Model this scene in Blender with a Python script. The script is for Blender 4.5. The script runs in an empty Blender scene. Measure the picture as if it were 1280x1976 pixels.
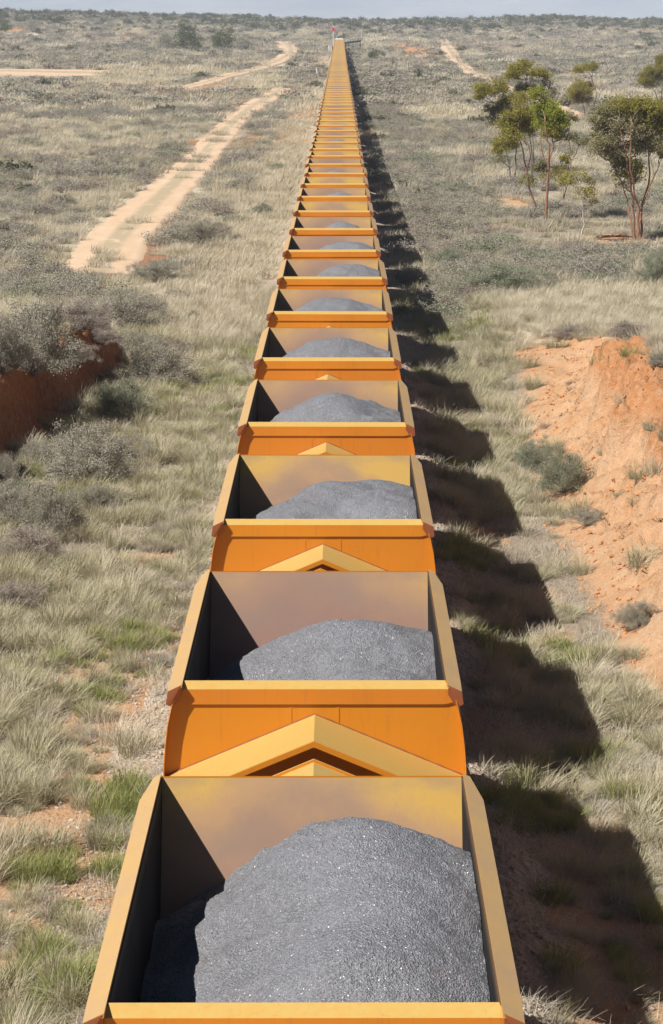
import bpy, math, random
import numpy as np
from mathutils import Vector

random.seed(7)
RNG = np.random.default_rng(11)
C = bpy.context.scene.collection
R = math.radians
SC = bpy.context.scene

# ------------------------------------------------------------------ camera
CAM_Z, CAM_X, F_PX = 9.75, 0.22, 4700.0
PITCH, YAW = R(11.11), R(0.195)
cam_d = bpy.data.cameras.new('camera')
cam_d.sensor_fit = 'VERTICAL'; cam_d.sensor_height = 36.0
cam_d.lens = F_PX / 1976.0 * 36.0
cam_d.clip_start = 0.5; cam_d.clip_end = 60000
cam = bpy.data.objects.new('camera', cam_d); C.objects.link(cam)
cam.location = (CAM_X, 0, CAM_Z)
cam.rotation_euler = (math.pi / 2 - PITCH, 0, YAW)
SC.camera = cam

# ------------------------------------------------------------------ light
SUN_DIR = Vector((-0.69, -0.50, 1.0)).normalized()
w = bpy.data.worlds.new('World'); SC.world = w; w.use_nodes = True
nt = w.node_tree; nt.nodes.clear()
sky = nt.nodes.new('ShaderNodeTexSky'); sky.sky_type = 'NISHITA'; sky.sun_disc = False
sky.sun_elevation = math.asin(SUN_DIR.z)
sky.sun_rotation = math.atan2(SUN_DIR.x, SUN_DIR.y) % (2 * math.pi)
sky.dust_density = 0.25; sky.air_density = 0.45; sky.altitude = 3000
bg = nt.nodes.new('ShaderNodeBackground'); bg.inputs['Strength'].default_value = 0.05
wo = nt.nodes.new('ShaderNodeOutputWorld')
nt.links.new(sky.outputs[0], bg.inputs[0]); nt.links.new(bg.outputs[0], wo.inputs[0])
sun_d = bpy.data.lights.new('sun', 'SUN'); sun_d.energy = 5.0; sun_d.angle = R(0.53)
sun_d.color = (1.0, 0.968, 0.915)
sun = bpy.data.objects.new('sun', sun_d); C.objects.link(sun)
sun.rotation_euler = (-SUN_DIR).to_track_quat('-Z', 'Y').to_euler()
sun.location = (-40, -30, 60)
vs = SC.view_settings
vs.view_transform = 'Standard'; vs.look = 'None'; vs.gamma = 1.0; vs.exposure = 0.72
SC.cycles.max_bounces = 6; SC.cycles.diffuse_bounces = 3; SC.cycles.glossy_bounces = 2
SC.cycles.transmission_bounces = 3; SC.cycles.volume_bounces = 0
SC.cycles.sample_clamp_indirect = 6.0
SC.cycles.use_denoising = True

# ------------------------------------------------------------------ numeric helpers
def sst(a, b, x):
    t = np.clip((np.asarray(x, float) - a) / (b - a), 0, 1)
    return t * t * (3 - 2 * t)

def _h(ix, iy, s):
    n = (ix.astype(np.int64) * 374761393 + iy.astype(np.int64) * 668265263 + s * 144665) & 0xffffffff
    n = ((n ^ (n >> 13)) * 1274126177) & 0xffffffff
    n = (n ^ (n >> 16)) & 0xffff
    return n / 65535.0

def vnoise(x, y, s=0):
    x = np.asarray(x, float); y = np.asarray(y, float)
    ix = np.floor(x); iy = np.floor(y); fx = x - ix; fy = y - iy
    fx = fx * fx * (3 - 2 * fx); fy = fy * fy * (3 - 2 * fy)
    a = _h(ix, iy, s); b = _h(ix + 1, iy, s); c = _h(ix, iy + 1, s); d = _h(ix + 1, iy + 1, s)
    return (a * (1 - fx) + b * fx) * (1 - fy) + (c * (1 - fx) + d * fx) * fy

def fbm(x, y, s=0, o=4):
    v = 0; a = 0.5; t = 0
    for k in range(o):
        v = v + a * vnoise(x * 2 ** k, y * 2 ** k, s + k * 17); t += a; a *= 0.5
    return v / t

# ------------------------------------------------------------------ the land
PY = np.array([-100, 150, 200, 273, 388, 512, 620, 749, 900, 1100, 1300, 1420, 1700, 2600, 4000], float)
PZ = np.array([0, 0.0, 0.3, 0.62, 1.25, 2.35, 3.3, 4.4, 6.2, 10.2, 15.2, 16.0, 10.0, -6, -14], float)
def prof(y):
    y = np.asarray(y, float)
    return (np.interp(y - 12, PY, PZ) + np.interp(y, PY, PZ) + np.interp(y + 12, PY, PZ)) / 3

def left_foot(y):
    return -(np.interp(y, [20, 45, 57, 66, 73, 80], [8.8, 8.2, 7.45, 6.75, 6.3, 6.1]) + (fbm(y / 3.1, y * 0 + 3.3, 5, 3) - 0.5) * 1.5)
def right_foot(y):
    return np.interp(y, [20, 36, 42, 58, 73, 84], [5.4, 5.0, 4.75, 5.1, 5.6, 6.2]) + (fbm(y / 2.7, y * 0 + 9.3, 6, 3) - 0.5) * 1.1
def left_cut(x, y):
    hL = 2.0 * sst(79, 67, y) * (0.9 + 0.2 * fbm(y / 7, y * 0, 8, 2))
    t = (left_foot(y) - x)
    rough = (fbm(x * 0.9, y * 0.9, 31, 2) - 0.5) + 0.35 * (fbm(y * 2.4, x * 0.5, 34, 2) - 0.5)
    face = sst(-0.7, 0.1, t) * 0.14 + sst(0.0, 0.42, t + rough * 0.30) * 0.86
    face = face - 0.16 * sst(0.12, 0.0, np.abs(fbm(y * 1.7, x * 0.4, 32, 3) - 0.5)) * sst(-0.2, 0.3, t) * sst(1.2, 0.5, t)
    return hL * np.maximum(face + 0.10 * sst(1, 5, t), 0)
def right_cut(x, y):
    hR = 2.15 * sst(82, 60, y) * (0.9 + 0.2 * fbm(y / 9, y * 0, 9, 2))
    t = (x - right_foot(y))
    rough = (fbm(x * 1.1, y * 1.4, 33, 4) - 0.5)
    face = 0.55 * np.clip(t / 2.3, 0, 1) ** 1.2 + 0.42 * sst(1.75, 2.2, t + rough * 1.7) + 0.06 * sst(3, 7, t)
    gul = np.abs(fbm(x * 0.7 + y * 0.35, y * 2.1, 35, 4) - 0.5)
    win = sst(0.2, 1.0, t) * sst(3.4, 2.6, t)
    face = face - 0.13 * sst(0.08, 0.0, gul) * win - 0.085 * sst(0.60, 0.70, fbm(x * 1.4 + y * 0.5, y * 2.6, 36, 3)) * win
    q = x + 0.45 * y
    rill = fbm(x * 0.8 + 3, q * 3.6, 37, 3) - 0.5
    face = face + (0.17 * rill - 0.085 * sst(0.57, 0.66, fbm(x * 2.6, q * 4.2, 38, 2)) + 0.05 * (fbm(x * 3.5, y * 3.5, 39, 2) - 0.5)) * sst(0.1, 0.8, t) * sst(3.6, 2.9, t)
    return hR * np.maximum(face, 0)
def ground(x, y):
    x = np.asarray(x, float); y = np.asarray(y, float)
    ax = np.abs(x)
    z = prof(y)
    near = sst(140, 80, y)
    z = z + sst(2.6, 5, ax) * near * ((fbm(x / 1.7, y / 1.7, 1, 3) - 0.5) * 0.26 + (fbm(x / 7, y / 7, 2, 2) - 0.5) * 0.35)
    z = z + sst(14, 60, ax) * (fbm(x / 60, y / 90, 3, 2) - 0.5) * np.interp(y, [60, 300, 900], [0.2, 1.2, 3.0])
    z = z + sst(-20, -150, x) * sst(600, 1250, y) * sst(2400, 1500, y) * 4.0
    z = z + sst(900, 1300, y) * sst(2200, 1500, y) * (fbm(x / 55, y / 160, 4, 3) - 0.5) * 5.0
    z = z - 0.28 * sst(2.2, 3.6, x) * sst(6.0, 4.6, x) * near + left_cut(x, y) + right_cut(x, y)
    return z

def bed(x, y):
    e = (fbm(x, np.asarray(y) / 2.5, 61, 3) - 0.5) * 1.96
    return ground(x, y) - 0.07 + 0.30 * sst(3.0, 1.6, np.abs(x) + e)
def surf(x, y):
    return np.maximum(ground(x, y), np.where(np.abs(x) < 3.4, bed(x, y), -99))
# pixel of the photograph -> place on the ground
def ray(px, py):
    u = (px - 640) / F_PX; v = (988 - py) / F_PX
    d = Vector((u, v, -1.0)); d.rotate(cam.rotation_euler)
    return d
def at(px, py, Y):
    d = ray(px, py); k = Y / d.y
    return Vector((CAM_X + d.x * k, Y, CAM_Z + d.z * k))
def on_ground(px, py, y0=18, y1=1420):
    d = ray(px, py)
    ys = np.concatenate([np.arange(y0, 150, 0.1), np.arange(150, y1, 0.5)])
    k = ys / d.y
    gz = ground(CAM_X + d.x * k, ys)
    hit = np.nonzero(CAM_Z + d.z * k <= gz)[0]
    i = hit[0] if len(hit) else len(ys) - 1
    return Vector((CAM_X + d.x * k[i], ys[i], gz[i]))

# ------------------------------------------------------------------ mesh helpers
class MB:
    def __init__(s): s.v = []; s.f = []; s.n = 0; s.m = []
    def add(s, V, F, mat=0):
        V = np.asarray(V, float); s.v.append(V)
        for f in F: s.f.append([i + s.n for i in f]); s.m.append(mat)
        s.n += len(V)
    def box(s, x0, x1, y0, y1, z0, z1, mat=0):
        V = [(x0,y0,z0),(x1,y0,z0),(x1,y1,z0),(x0,y1,z0),(x0,y0,z1),(x1,y0,z1),(x1,y1,z1),(x0,y1,z1)]
        s.add(V, [(0,3,2,1),(4,5,6,7),(0,1,5,4),(1,2,6,5),(2,3,7,6),(3,0,4,7)], mat)
    def prism(s, poly, axis, a0, a1, mat=0):
        n = len(poly)
        def pt(p, a): return (a, p[0], p[1]) if axis == 'x' else ((p[0], a, p[1]) if axis == 'y' else (p[0], p[1], a))
        V = [pt(p, a0) for p in poly] + [pt(p, a1) for p in poly]
        F = [tuple(range(n)), tuple(range(2 * n - 1, n - 1, -1))] + [(i, i + n, (i + 1) % n + n, (i + 1) % n) for i in range(n)]
        s.add(V, F, mat)
    def tube(s, pts, rad, sides=7, mat=0):
        pts = [Vector(p) for p in pts]; n = len(pts); V = []
        for i, p in enumerate(pts):
            t = (pts[min(i + 1, n - 1)] - pts[max(i - 1, 0)])
            t = t.normalized() if t.length > 1e-9 else Vector((0, 0, 1))
            a = t.cross(Vector((0.13, 0.98, 0.05)) if abs(t.y) < 0.9 else Vector((1, 0, 0))).normalized(); b = t.cross(a)
            r = rad[i] if hasattr(rad, '__len__') else rad
            for k in range(sides):
                q = 2 * math.pi * k / sides
                V.append(p + (a * math.cos(q) + b * math.sin(q)) * r)
        F = []
        for i in range(n - 1):
            for k in range(sides):
                k2 = (k + 1) % sides
                F.append((i * sides + k, i * sides + k2, (i + 1) * sides + k2, (i + 1) * sides + k))
        F.append(tuple(range(sides - 1, -1, -1))); F.append(tuple((n - 1) * sides + k for k in range(sides)))
        s.add([tuple(v) for v in V], F, mat)
    def mesh(s, name, mats, smooth=False):
        me = bpy.data.meshes.new(name)
        V = np.concatenate(s.v) if s.v else np.zeros((0, 3))
        me.from_pydata(V.tolist(), [], s.f)
        for m in (mats if isinstance(mats, (list, tuple)) else [mats]): me.materials.append(m)
        if any(s.m): me.polygons.foreach_set('material_index', s.m)
        if smooth: me.polygons.foreach_set('use_smooth', [True] * len(me.polygons))
        import bmesh
        bm = bmesh.new(); bm.from_mesh(me); bmesh.ops.recalc_face_normals(bm, faces=bm.faces); bm.to_mesh(me); bm.free()
        me.update(); return me
    def build(s, name, mats, parent=None, smooth=False):
        return link(name, s.mesh(name, mats, smooth), parent)

def np_mesh(name, V, faces, mats, smooth=False, matidx=None):
    """faces: (N,k) int array"""
    me = bpy.data.meshes.new(name)
    V = np.ascontiguousarray(V, np.float32); F = np.ascontiguousarray(faces, np.int32)
    n, k = F.shape
    me.vertices.add(len(V)); me.vertices.foreach_set('co', V.ravel())
    me.loops.add(n * k); me.loops.foreach_set('vertex_index', F.ravel())
    me.polygons.add(n)
    me.polygons.foreach_set('loop_start', np.arange(0, n * k, k, dtype=np.int32))
    if matidx is not None: me.polygons.foreach_set('material_index', np.ascontiguousarray(matidx, np.int32))
    if smooth: me.polygons.foreach_set('use_smooth', np.ones(n, bool))
    for m in (mats if isinstance(mats, (list, tuple)) else [mats]): me.materials.append(m)
    me.update(calc_edges=True); me.validate(); return me

def grid_faces(nx, ny):
    i = np.arange(ny - 1)[:, None] * nx + np.arange(nx - 1)[None, :]
    i = i.ravel()
    return np.stack([i, i + 1, i + nx + 1, i + nx], 1)

def link(name, me, parent=None):
    o = bpy.data.objects.new(name, me); C.objects.link(o)
    if parent is not None: o.parent = parent
    return o
def tag(o, label=None, cat=None, group=None, kind=None):
    if label: o['label'] = label
    if cat: o['category'] = cat
    if group: o['group'] = group
    if kind: o['kind'] = kind
    return o
def empty(name, loc, rot=(0, 0, 0)):
    o = bpy.data.objects.new(name, None); C.objects.link(o); o.location = loc; o.rotation_euler = rot
    o.empty_display_size = 0.3; return o
def copy_tree(o, parent=None):
    c = o.copy(); C.objects.link(c); c.parent = parent
    for ch in list(o.children): copy_tree(ch, c)
    return c

# ------------------------------------------------------------------ materials
class Mat:
    def __init__(s, name):
        s.m = bpy.data.materials.new(name); s.m.use_nodes = True; s.t = s.m.node_tree; s.t.nodes.clear()
        s.out = s.n('OutputMaterial')
    def n(s, t, **kw):
        q = s.t.nodes.new('ShaderNode' + t)
        for k, v in kw.items(): setattr(q, k, v)
        return q
    def l(s, a, b): s.t.links.new(a, b)
    def inp(s, q, k, v):
        if hasattr(v, 'is_output') or isinstance(v, bpy.types.NodeSocket): s.l(v, q.inputs[k])
        else: q.inputs[k].default_value = (*v, 1) if (isinstance(v, tuple) and len(v) == 3 and q.inputs[k].type == 'RGBA') else v
    def coord(s, kind='Object'): return s.n('TexCoord').outputs[kind]
    def pos(s): return s.n('NewGeometry').outputs['Position']
    def noise(s, vec, scale, detail=4, rough=0.55, out='Fac', dist=0):
        q = s.n('TexNoise'); s.l(vec, q.inputs['Vector']); q.inputs['Scale'].default_value = scale
        q.inputs['Detail'].default_value = detail; q.inputs['Roughness'].default_value = rough; q.inputs['Distortion'].default_value = dist
        return q.outputs[out]
    def voro(s, vec, scale, out='Distance', feature='F1'):
        q = s.n('TexVoronoi', feature=feature); s.l(vec, q.inputs['Vector']); q.inputs['Scale'].default_value = scale
        return q.outputs[out]
    def ramp(s, fac, stops, interp='LINEAR'):
        q = s.n('ValToRGB'); s.l(fac, q.inputs[0]); cr = q.color_ramp; cr.interpolation = interp
        while len(cr.elements) < len(stops): cr.elements.new(0.5)
        for e, (p, c) in zip(cr.elements, stops):
            e.position = p; e.color = (*c, 1) if not isinstance(c, (int, float)) else (c, c, c, 1)
        return q.outputs[0]
    def mix(s, fac, a, b, blend='MIX'):
        q = s.n('Mix', data_type='RGBA', blend_type=blend)
        for k, v in ((0, fac), (6, a), (7, b)):
            if isinstance(v, bpy.types.NodeSocket): s.l(v, q.inputs[k])
            else: q.inputs[k].default_value = (*v, 1) if isinstance(v, tuple) else v
        return q.outputs[2]
    def math(s, op, a, b=0.0, clamp=False):
        q = s.n('Math', operation=op, use_clamp=clamp)
        for k, v in ((0, a), (1, b)):
            if isinstance(v, bpy.types.NodeSocket): s.l(v, q.inputs[k])
            else: q.inputs[k].default_value = v
        return q.outputs[0]
    def mapr(s, v, a, b, c=0.0, d=1.0):
        q = s.n('MapRange'); s.l(v, q.inputs[0])
        for k, t in zip((1, 2, 3, 4), (a, b, c, d)): q.inputs[k].default_value = t
        return q.outputs[0]
    def sep(s, v):
        q = s.n('SeparateXYZ'); s.l(v, q.inputs[0]); return q.outputs
    def scale(s, v, xyz):
        q = s.n('Mapping'); s.l(v, q.inputs[0]); q.inputs['Scale'].default_value = xyz; return q.outputs[0]
    def rnd(s): return s.n('ObjectInfo').outputs['Random']
    def attr(s, name): return s.n('Attribute', attribute_name=name).outputs['Fac']
    def bump(s, h, strength=0.3, dist=0.02):
        q = s.n('Bump'); s.l(h, q.inputs['Height']); q.inputs['Strength'].default_value = strength; q.inputs['Distance'].default_value = dist
        return q.outputs[0]
    def pbsdf(s, col, rough=0.6, metal=0.0, spec=0.5, normal=None):
        q = s.n('BsdfPrincipled'); s.inp(q, 'Base Color', col); s.inp(q, 'Roughness', rough); s.inp(q, 'Metallic', metal)
        s.inp(q, 'Specular IOR Level', spec)
        if normal is not None: s.l(normal, q.inputs['Normal'])
        return q.outputs[0]
    def done(s, sh): s.l(sh, s.out.inputs[0]); return s.m

def mat_paint():
    m = Mat('orange_wagon_paint')
    c = m.coord('Object'); rnd = m.rnd()
    nz = m.sep(m.n('NewGeometry').outputs['Normal'])[2]
    big = m.noise(c, 1.1, 4, 0.6); fine = m.noise(m.scale(c, (9, 9, 2.0)), 2.2, 6, 0.7)
    base = m.mix(big, (0.53, 0.185, 0.008), (0.59, 0.22, 0.011))
    base = m.mix(m.math('MULTIPLY', rnd, 0.7), base, (0.53, 0.165, 0.016))
    # bleached and dusted on every face that looks up
    up = m.math('MULTIPLY', m.mapr(nz, 0.25, 0.85), m.mapr(fine, 0.25, 0.75, 0.65, 1.0))
    col = m.mix(up, base, m.mix(m.math('ADD', m.math('MULTIPLY', big, 0.7), m.math('MULTIPLY', rnd, 0.35)), (0.43, 0.33, 0.115), (0.43, 0.30, 0.08)))
    streak = m.mapr(m.noise(m.scale(c, (14, 14, 0.8)), 1.6, 5, 0.7), 0.56, 0.72)
    col = m.mix(m.math('MULTIPLY', streak, 0.4), col, (0.36, 0.13, 0.03))
    chips = m.mapr(m.noise(c, 23, 5, 0.7), 0.68, 0.73)
    col = m.mix(m.math('MULTIPLY', chips, 0.7), col, (0.16, 0.07, 0.035))
    rough = m.mapr(fine, 0.3, 0.7, 0.42, 0.62)
    nrm = m.bump(m.math('ADD', m.noise(c, 0.9, 2), m.math('MULTIPLY', fine, 0.06)), 0.35, 0.04)
    return m.done(m.pbsdf(col, rough, 0, 0.4, nrm))

def mat_dusty_rim():
    m = Mat('dusty_rim_paint')
    c = m.coord('Object')
    n1 = m.noise(c, 1.4, 5, 0.65); n2 = m.noise(m.scale(c, (10, 1.5, 10)), 2.5, 5, 0.7)
    col = m.mix(m.mapr(n1, 0.35, 0.65), (0.44, 0.275, 0.10), (0.39, 0.25, 0.125))
    col = m.mix(m.mapr(n2, 0.55, 0.72, 0, 0.55), col, (0.35, 0.235, 0.155))
    nz = m.sep(m.n('NewGeometry').outputs['Normal'])[2]
    col = m.mix(m.mapr(nz, 0.15, 0.45, 0.65, 0), col, (0.50, 0.20, 0.035))
    chips = m.mapr(m.noise(c, 19, 5, 0.7), 0.67, 0.72)
    col = m.mix(m.math('MULTIPLY', chips, 0.6), col, (0.17, 0.08, 0.05))
    return m.done(m.pbsdf(col, 0.62, 0, 0.3, m.bump(n2, 0.2, 0.01)))

def mat_rim_end():
    m = Mat('dark_red_steel')
    c = m.coord('Object')
    col = m.mix(m.noise(c, 5, 4), (0.30, 0.085, 0.025), (0.21, 0.06, 0.025))  # dark red tone shared by rim ends and weld beads
    return m.done(m.pbsdf(col, 0.6))

def mat_lining():
    """end walls inside the hopper: paint left at the top, scoured rusty steel with ore dust below"""
    m = Mat('scoured_hopper_steel')
    c = m.coord('Object'); s = m.sep(c); rnd = m.rnd()
    n1 = m.noise(m.scale(c, (1.0, 1.0, 1.2)), 0.9, 2, 0.5); n2 = m.noise(m.scale(c, (6, 6, 1.2)), 3, 5, 0.7)
    ax = m.math('ABSOLUTE', s[0])
    # paint survives near the top and in the corners
    k = m.math('ADD', m.mapr(s[2], 2.55, 3.75), m.math('MULTIPLY', m.mapr(ax, 0.4, 1.27), 0.30))
    k = m.math('ADD', k, m.math('MULTIPLY', m.math('SUBTRACT', n1, 0.5), 0.8))
    k = m.math('ADD', k, m.math('MULTIPLY', m.math('SUBTRACT', n2, 0.5), 0.18))
    k = m.math('ADD', k, m.math('MULTIPLY', m.math('SUBTRACT', rnd, 0.6), 0.5))
    col = m.ramp(k, [(0.10, (0.21, 0.122, 0.095)), (0.5, (0.255, 0.155, 0.10)), (0.8, (0.345, 0.205, 0.095)), (1.0, (0.43, 0.26, 0.06))])
    grey = m.mapr(m.noise(m.scale(c, (0.8, 0.8, 1.6)), 1.7, 3, 0.5), 0.48, 0.66, 0, 0.4)
    col = m.mix(grey, col, (0.185, 0.135, 0.11))
    scr = m.mapr(m.noise(m.scale(c, (30, 30, 1.0)), 2, 4, 0.7), 0.56, 0.72, 0, 0.5)
    col = m.mix(scr, col, (0.30, 0.13, 0.09))
    return m.done(m.pbsdf(col, 0.6, 0.0, 0.3, m.bump(n2, 0.15, 0.01)))

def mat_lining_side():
    m = Mat('ore_and_shade_dark_steel')
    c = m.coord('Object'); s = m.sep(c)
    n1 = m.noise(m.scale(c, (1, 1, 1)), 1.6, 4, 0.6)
    col = m.mix(m.mapr(n1, 0.4, 0.65), (0.014, 0.0135, 0.015), (0.026, 0.023, 0.023))  # ore dust taken nearly black: the left wall's shade is in the colour
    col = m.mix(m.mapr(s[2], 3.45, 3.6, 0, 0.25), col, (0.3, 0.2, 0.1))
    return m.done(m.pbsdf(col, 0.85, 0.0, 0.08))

def mat_ore():
    m = Mat('grey_crushed_ore')
    p = m.pos()
    v1 = m.n('TexVoronoi'); m.l(p, v1.inputs['Vector']); v1.inputs['Scale'].default_value = 60
    v2 = m.n('TexVoronoi'); m.l(p, v2.inputs['Vector']); v2.inputs['Scale'].default_value = 130
    def lum(col): return m.sep(col)[0]
    big = m.noise(p, 0.9, 4, 0.6)
    col = m.mix(lum(v2.outputs['Color']), (0.145, 0.145, 0.153), (0.33, 0.33, 0.35))
    col = m.mix(m.math('MULTIPLY', lum(v1.outputs['Color']), 0.5), col, (0.115, 0.113, 0.12))
    col = m.mix(m.mapr(big, 0.4, 0.7, 0, 0.5), col, (0.27, 0.27, 0.295))
    lump = m.noise(p, 14, 5, 0.75)
    col = m.mix(m.mapr(lump, 0.5, 0.7, 0, 0.4), col, (0.095, 0.093, 0.099))
    red = m.mapr(m.noise(p, 1.7, 3), 0.6, 0.75, 0, 0.35)
    col = m.mix(red, col, (0.20, 0.13, 0.12))
    h = m.math('ADD', m.math('MULTIPLY', v1.outputs['Distance'], 1.0), m.math('MULTIPLY', v2.outputs['Distance'], 0.6))
    nb = m.bump(h, 0.9, 0.02)
    dull = m.pbsdf(col, 0.75, 0, 0.25, nb)
    # crystal facets: single grains tilted every way, some of which catch the sun
    g = m.n('NewGeometry').outputs['Normal']
    sub = m.n('VectorMath', operation='SUBTRACT'); m.l(v2.outputs['Color'], sub.inputs[0]); sub.inputs[1].default_value = (0.5, 0.5, 0.5)
    sc_ = m.n('VectorMath', operation='SCALE'); m.l(sub.outputs[0], sc_.inputs[0]); sc_.inputs['Scale'].default_value = 1.7
    ad = m.n('VectorMath', operation='ADD'); m.l(g, ad.inputs[0]); m.l(sc_.outputs[0], ad.inputs[1])
    nm = m.n('VectorMath', operation='NORMALIZE'); m.l(ad.outputs[0], nm.inputs[0])
    gl = m.n('BsdfGlossy'); gl.inputs['Color'].default_value = (0.42, 0.42, 0.45, 1); gl.inputs['Roughness'].default_value = 0.36
    m.l(nm.outputs[0], gl.inputs['Normal'])
    ms = m.n('MixShader'); m.l(m.mapr(lum(v1.outputs['Color']), 0.4, 1.0, 0.01, 0.17), ms.inputs[0]); m.l(dull, ms.inputs[1]); m.l(gl.outputs[0], ms.inputs[2])
    return m.done(ms.outputs[0])

def mat_simple(name, a, b, scale=4, rough=0.7, metal=0, spec=0.4, bump=0.2):
    m = Mat(name); c = m.coord('Object'); n = m.noise(c, scale, 5, 0.65)
    return m.done(m.pbsdf(m.mix(m.mapr(n, 0.3, 0.7), a, b), rough, metal, spec, m.bump(n, bump, 0.01)))

def mat_leaf(name, a, b, trans=0.35, tcol=None, rnd_amt=1.0, dead=None):
    m = Mat(name)
    p = m.pos(); rnd = m.rnd()
    n = m.noise(p, 1.3, 3, 0.6)
    f = m.math('ADD', m.math('MULTIPLY', rnd, 0.75 * rnd_amt), m.math('MULTIPLY', m.math('SUBTRACT', n, 0.35), 0.9), True)
    col = m.mix(f, a, b)
    fine = m.noise(p, 17, 2, 0.6)
    col = m.mix(m.mapr(fine, 0.3, 0.7, 0.0, 0.4), col, tuple(0.55 * x for x in a))
    if dead: col = m.mix(m.mapr(m.noise(p, 5, 3), 0.58, 0.72, 0, 0.8), col, dead)
    d = m.pbsdf(col, 0.65, 0, 0.25)
    t = m.n('BsdfTranslucent'); m.l(col if tcol is None else m.mix(0.6, col, tcol), t.inputs[0])
    ms = m.n('MixShader'); ms.inputs[0].default_value = trans; m.l(d, ms.inputs[1]); m.l(t.outputs[0], ms.inputs[2])
    return m.done(ms.outputs[0])

def mat_ground():
    m = Mat('arid_ground')
    p = m.pos(); s = m.sep(p)
    soil = m.attr('soil'); straw = m.attr('straw')
    n_big = m.noise(m.scale(p, (1, 0.35, 1)), 0.05, 4, 0.6); n_mid = m.noise(p, 0.55, 5, 0.65); n_f = m.noise(p, 5, 6, 0.7); n_ff = m.noise(p, 26, 4, 0.7)
    litter = m.mix(m.mapr(n_f, 0.3, 0.7), (0.43, 0.36, 0.265), (0.22, 0.175, 0.125))
    litter = m.mix(m.mapr(n_mid, 0.42, 0.62, 0, 0.6), litter, (0.34, 0.28, 0.215))
    litter = m.mix(m.mapr(n_ff, 0.5, 0.66, 0, 0.65), litter, (0.155, 0.12, 0.09))
    litter = m.mix(m.mapr(n_big, 0.42, 0.6, 0, 0.45), litter, (0.39, 0.315, 0.265))
    litter = m.mix(m.math('MULTIPLY', straw, m.mapr(n_f, 0.25, 0.6, 0.5, 1)), litter, (0.60, 0.54, 0.41))
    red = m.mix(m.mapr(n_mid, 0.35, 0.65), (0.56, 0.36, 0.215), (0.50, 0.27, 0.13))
    red = m.mix(m.mapr(s[0], -5.0, -6.2), red, (0.31, 0.145, 0.07))  # soil on the left side darkened, putting the bank's shade into its colour
    strata = m.mapr(m.math('ADD', s[2], m.math('MULTIPLY', n_mid, 1.4)), 1.55, 2.2, 0, 0.92)
    red = m.mix(strata, red, (0.46, 0.19, 0.068))
    red = m.mix(m.mapr(n_f, 0.4, 0.75, 0, 0.6), red, (0.63, 0.43, 0.275))
    red = m.mix(m.mapr(n_ff, 0.5, 0.72, 0, 0.6), red, (0.30, 0.14, 0.065))
    k = m.math('ADD', soil, m.math('MULTIPLY', m.math('SUBTRACT', n_f, 0.5), 0.75))
    k = m.mapr(k, 0.38, 0.62)
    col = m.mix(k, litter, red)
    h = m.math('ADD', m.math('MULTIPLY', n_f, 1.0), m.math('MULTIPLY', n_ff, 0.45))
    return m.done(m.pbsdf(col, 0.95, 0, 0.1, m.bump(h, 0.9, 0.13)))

def mat_road():
    m = Mat('pale_sandy_track')
    p = m.pos()
    n1 = m.noise(m.scale(p, (1, 0.25, 1)), 0.9, 5, 0.65); n2 = m.noise(p, 7, 5, 0.7)
    u = m.attr('across')
    col = m.mix(m.mapr(n1, 0.35, 0.65), (0.56, 0.415, 0.285), (0.51, 0.35, 0.22))
    col = m.mix(m.mapr(n2, 0.45, 0.75, 0, 0.5), col, (0.60, 0.47, 0.345))
    mid = m.math('MULTIPLY', m.mapr(m.math('ABSOLUTE', m.math('SUBTRACT', u, 0.5)), 0.17, 0.08), m.mapr(n1, 0.35, 0.45))
    col = m.mix(m.math('MULTIPLY', mid, 0.85), col, (0.36, 0.29, 0.19))
    edge = m.math('MULTIPLY', m.mapr(m.math('ABSOLUTE', m.math('SUBTRACT', u, 0.5)), 0.33, 0.48), m.mapr(n2, 0.3, 0.55))
    col = m.mix(edge, col, (0.40, 0.30, 0.20))
    return m.done(m.pbsdf(col, 0.95, 0, 0.1, m.bump(m.math('ADD', n1, m.math('MULTIPLY', n2, 0.4)), 0.6, 0.06)))

def mat_ballast():
    m = Mat('dusty_ballast')
    p = m.pos()
    v = m.n('TexVoronoi'); m.l(p, v.inputs['Vector']); v.inputs['Scale'].default_value = 15
    n = m.noise(p, 1.1, 5, 0.65); nf = m.noise(p, 9, 4, 0.7)
    col = m.mix(m.sep(v.outputs['Color'])[0], (0.25, 0.205, 0.16), (0.43, 0.37, 0.295))
    col = m.mix(m.mapr(n, 0.42, 0.62, 0, 0.8), col, m.mix(nf, (0.40, 0.27, 0.18), (0.44, 0.35, 0.25)))
    return m.done(m.pbsdf(col, 0.9, 0, 0.15, m.bump(m.math('ADD', v.outputs['Distance'], nf), 0.9, 0.05)))

def mat_hills():
    m = Mat('far_plain_and_range')
    p = m.pos()
    n = m.noise(m.scale(p, (1, 0.25, 1)), 0.0016, 5, 0.65); n2 = m.noise(p, 0.012, 4, 0.7)
    col = m.mix(m.mapr(n, 0.35, 0.65), (0.52, 0.47, 0.40), (0.15, 0.135, 0.115))
    col = m.mix(m.mapr(n2, 0.58, 0.68, 0, 0.8), col, (0.08, 0.08, 0.06))
    return m.done(m.pbsdf(col, 0.95, 0, 0.1))

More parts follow.
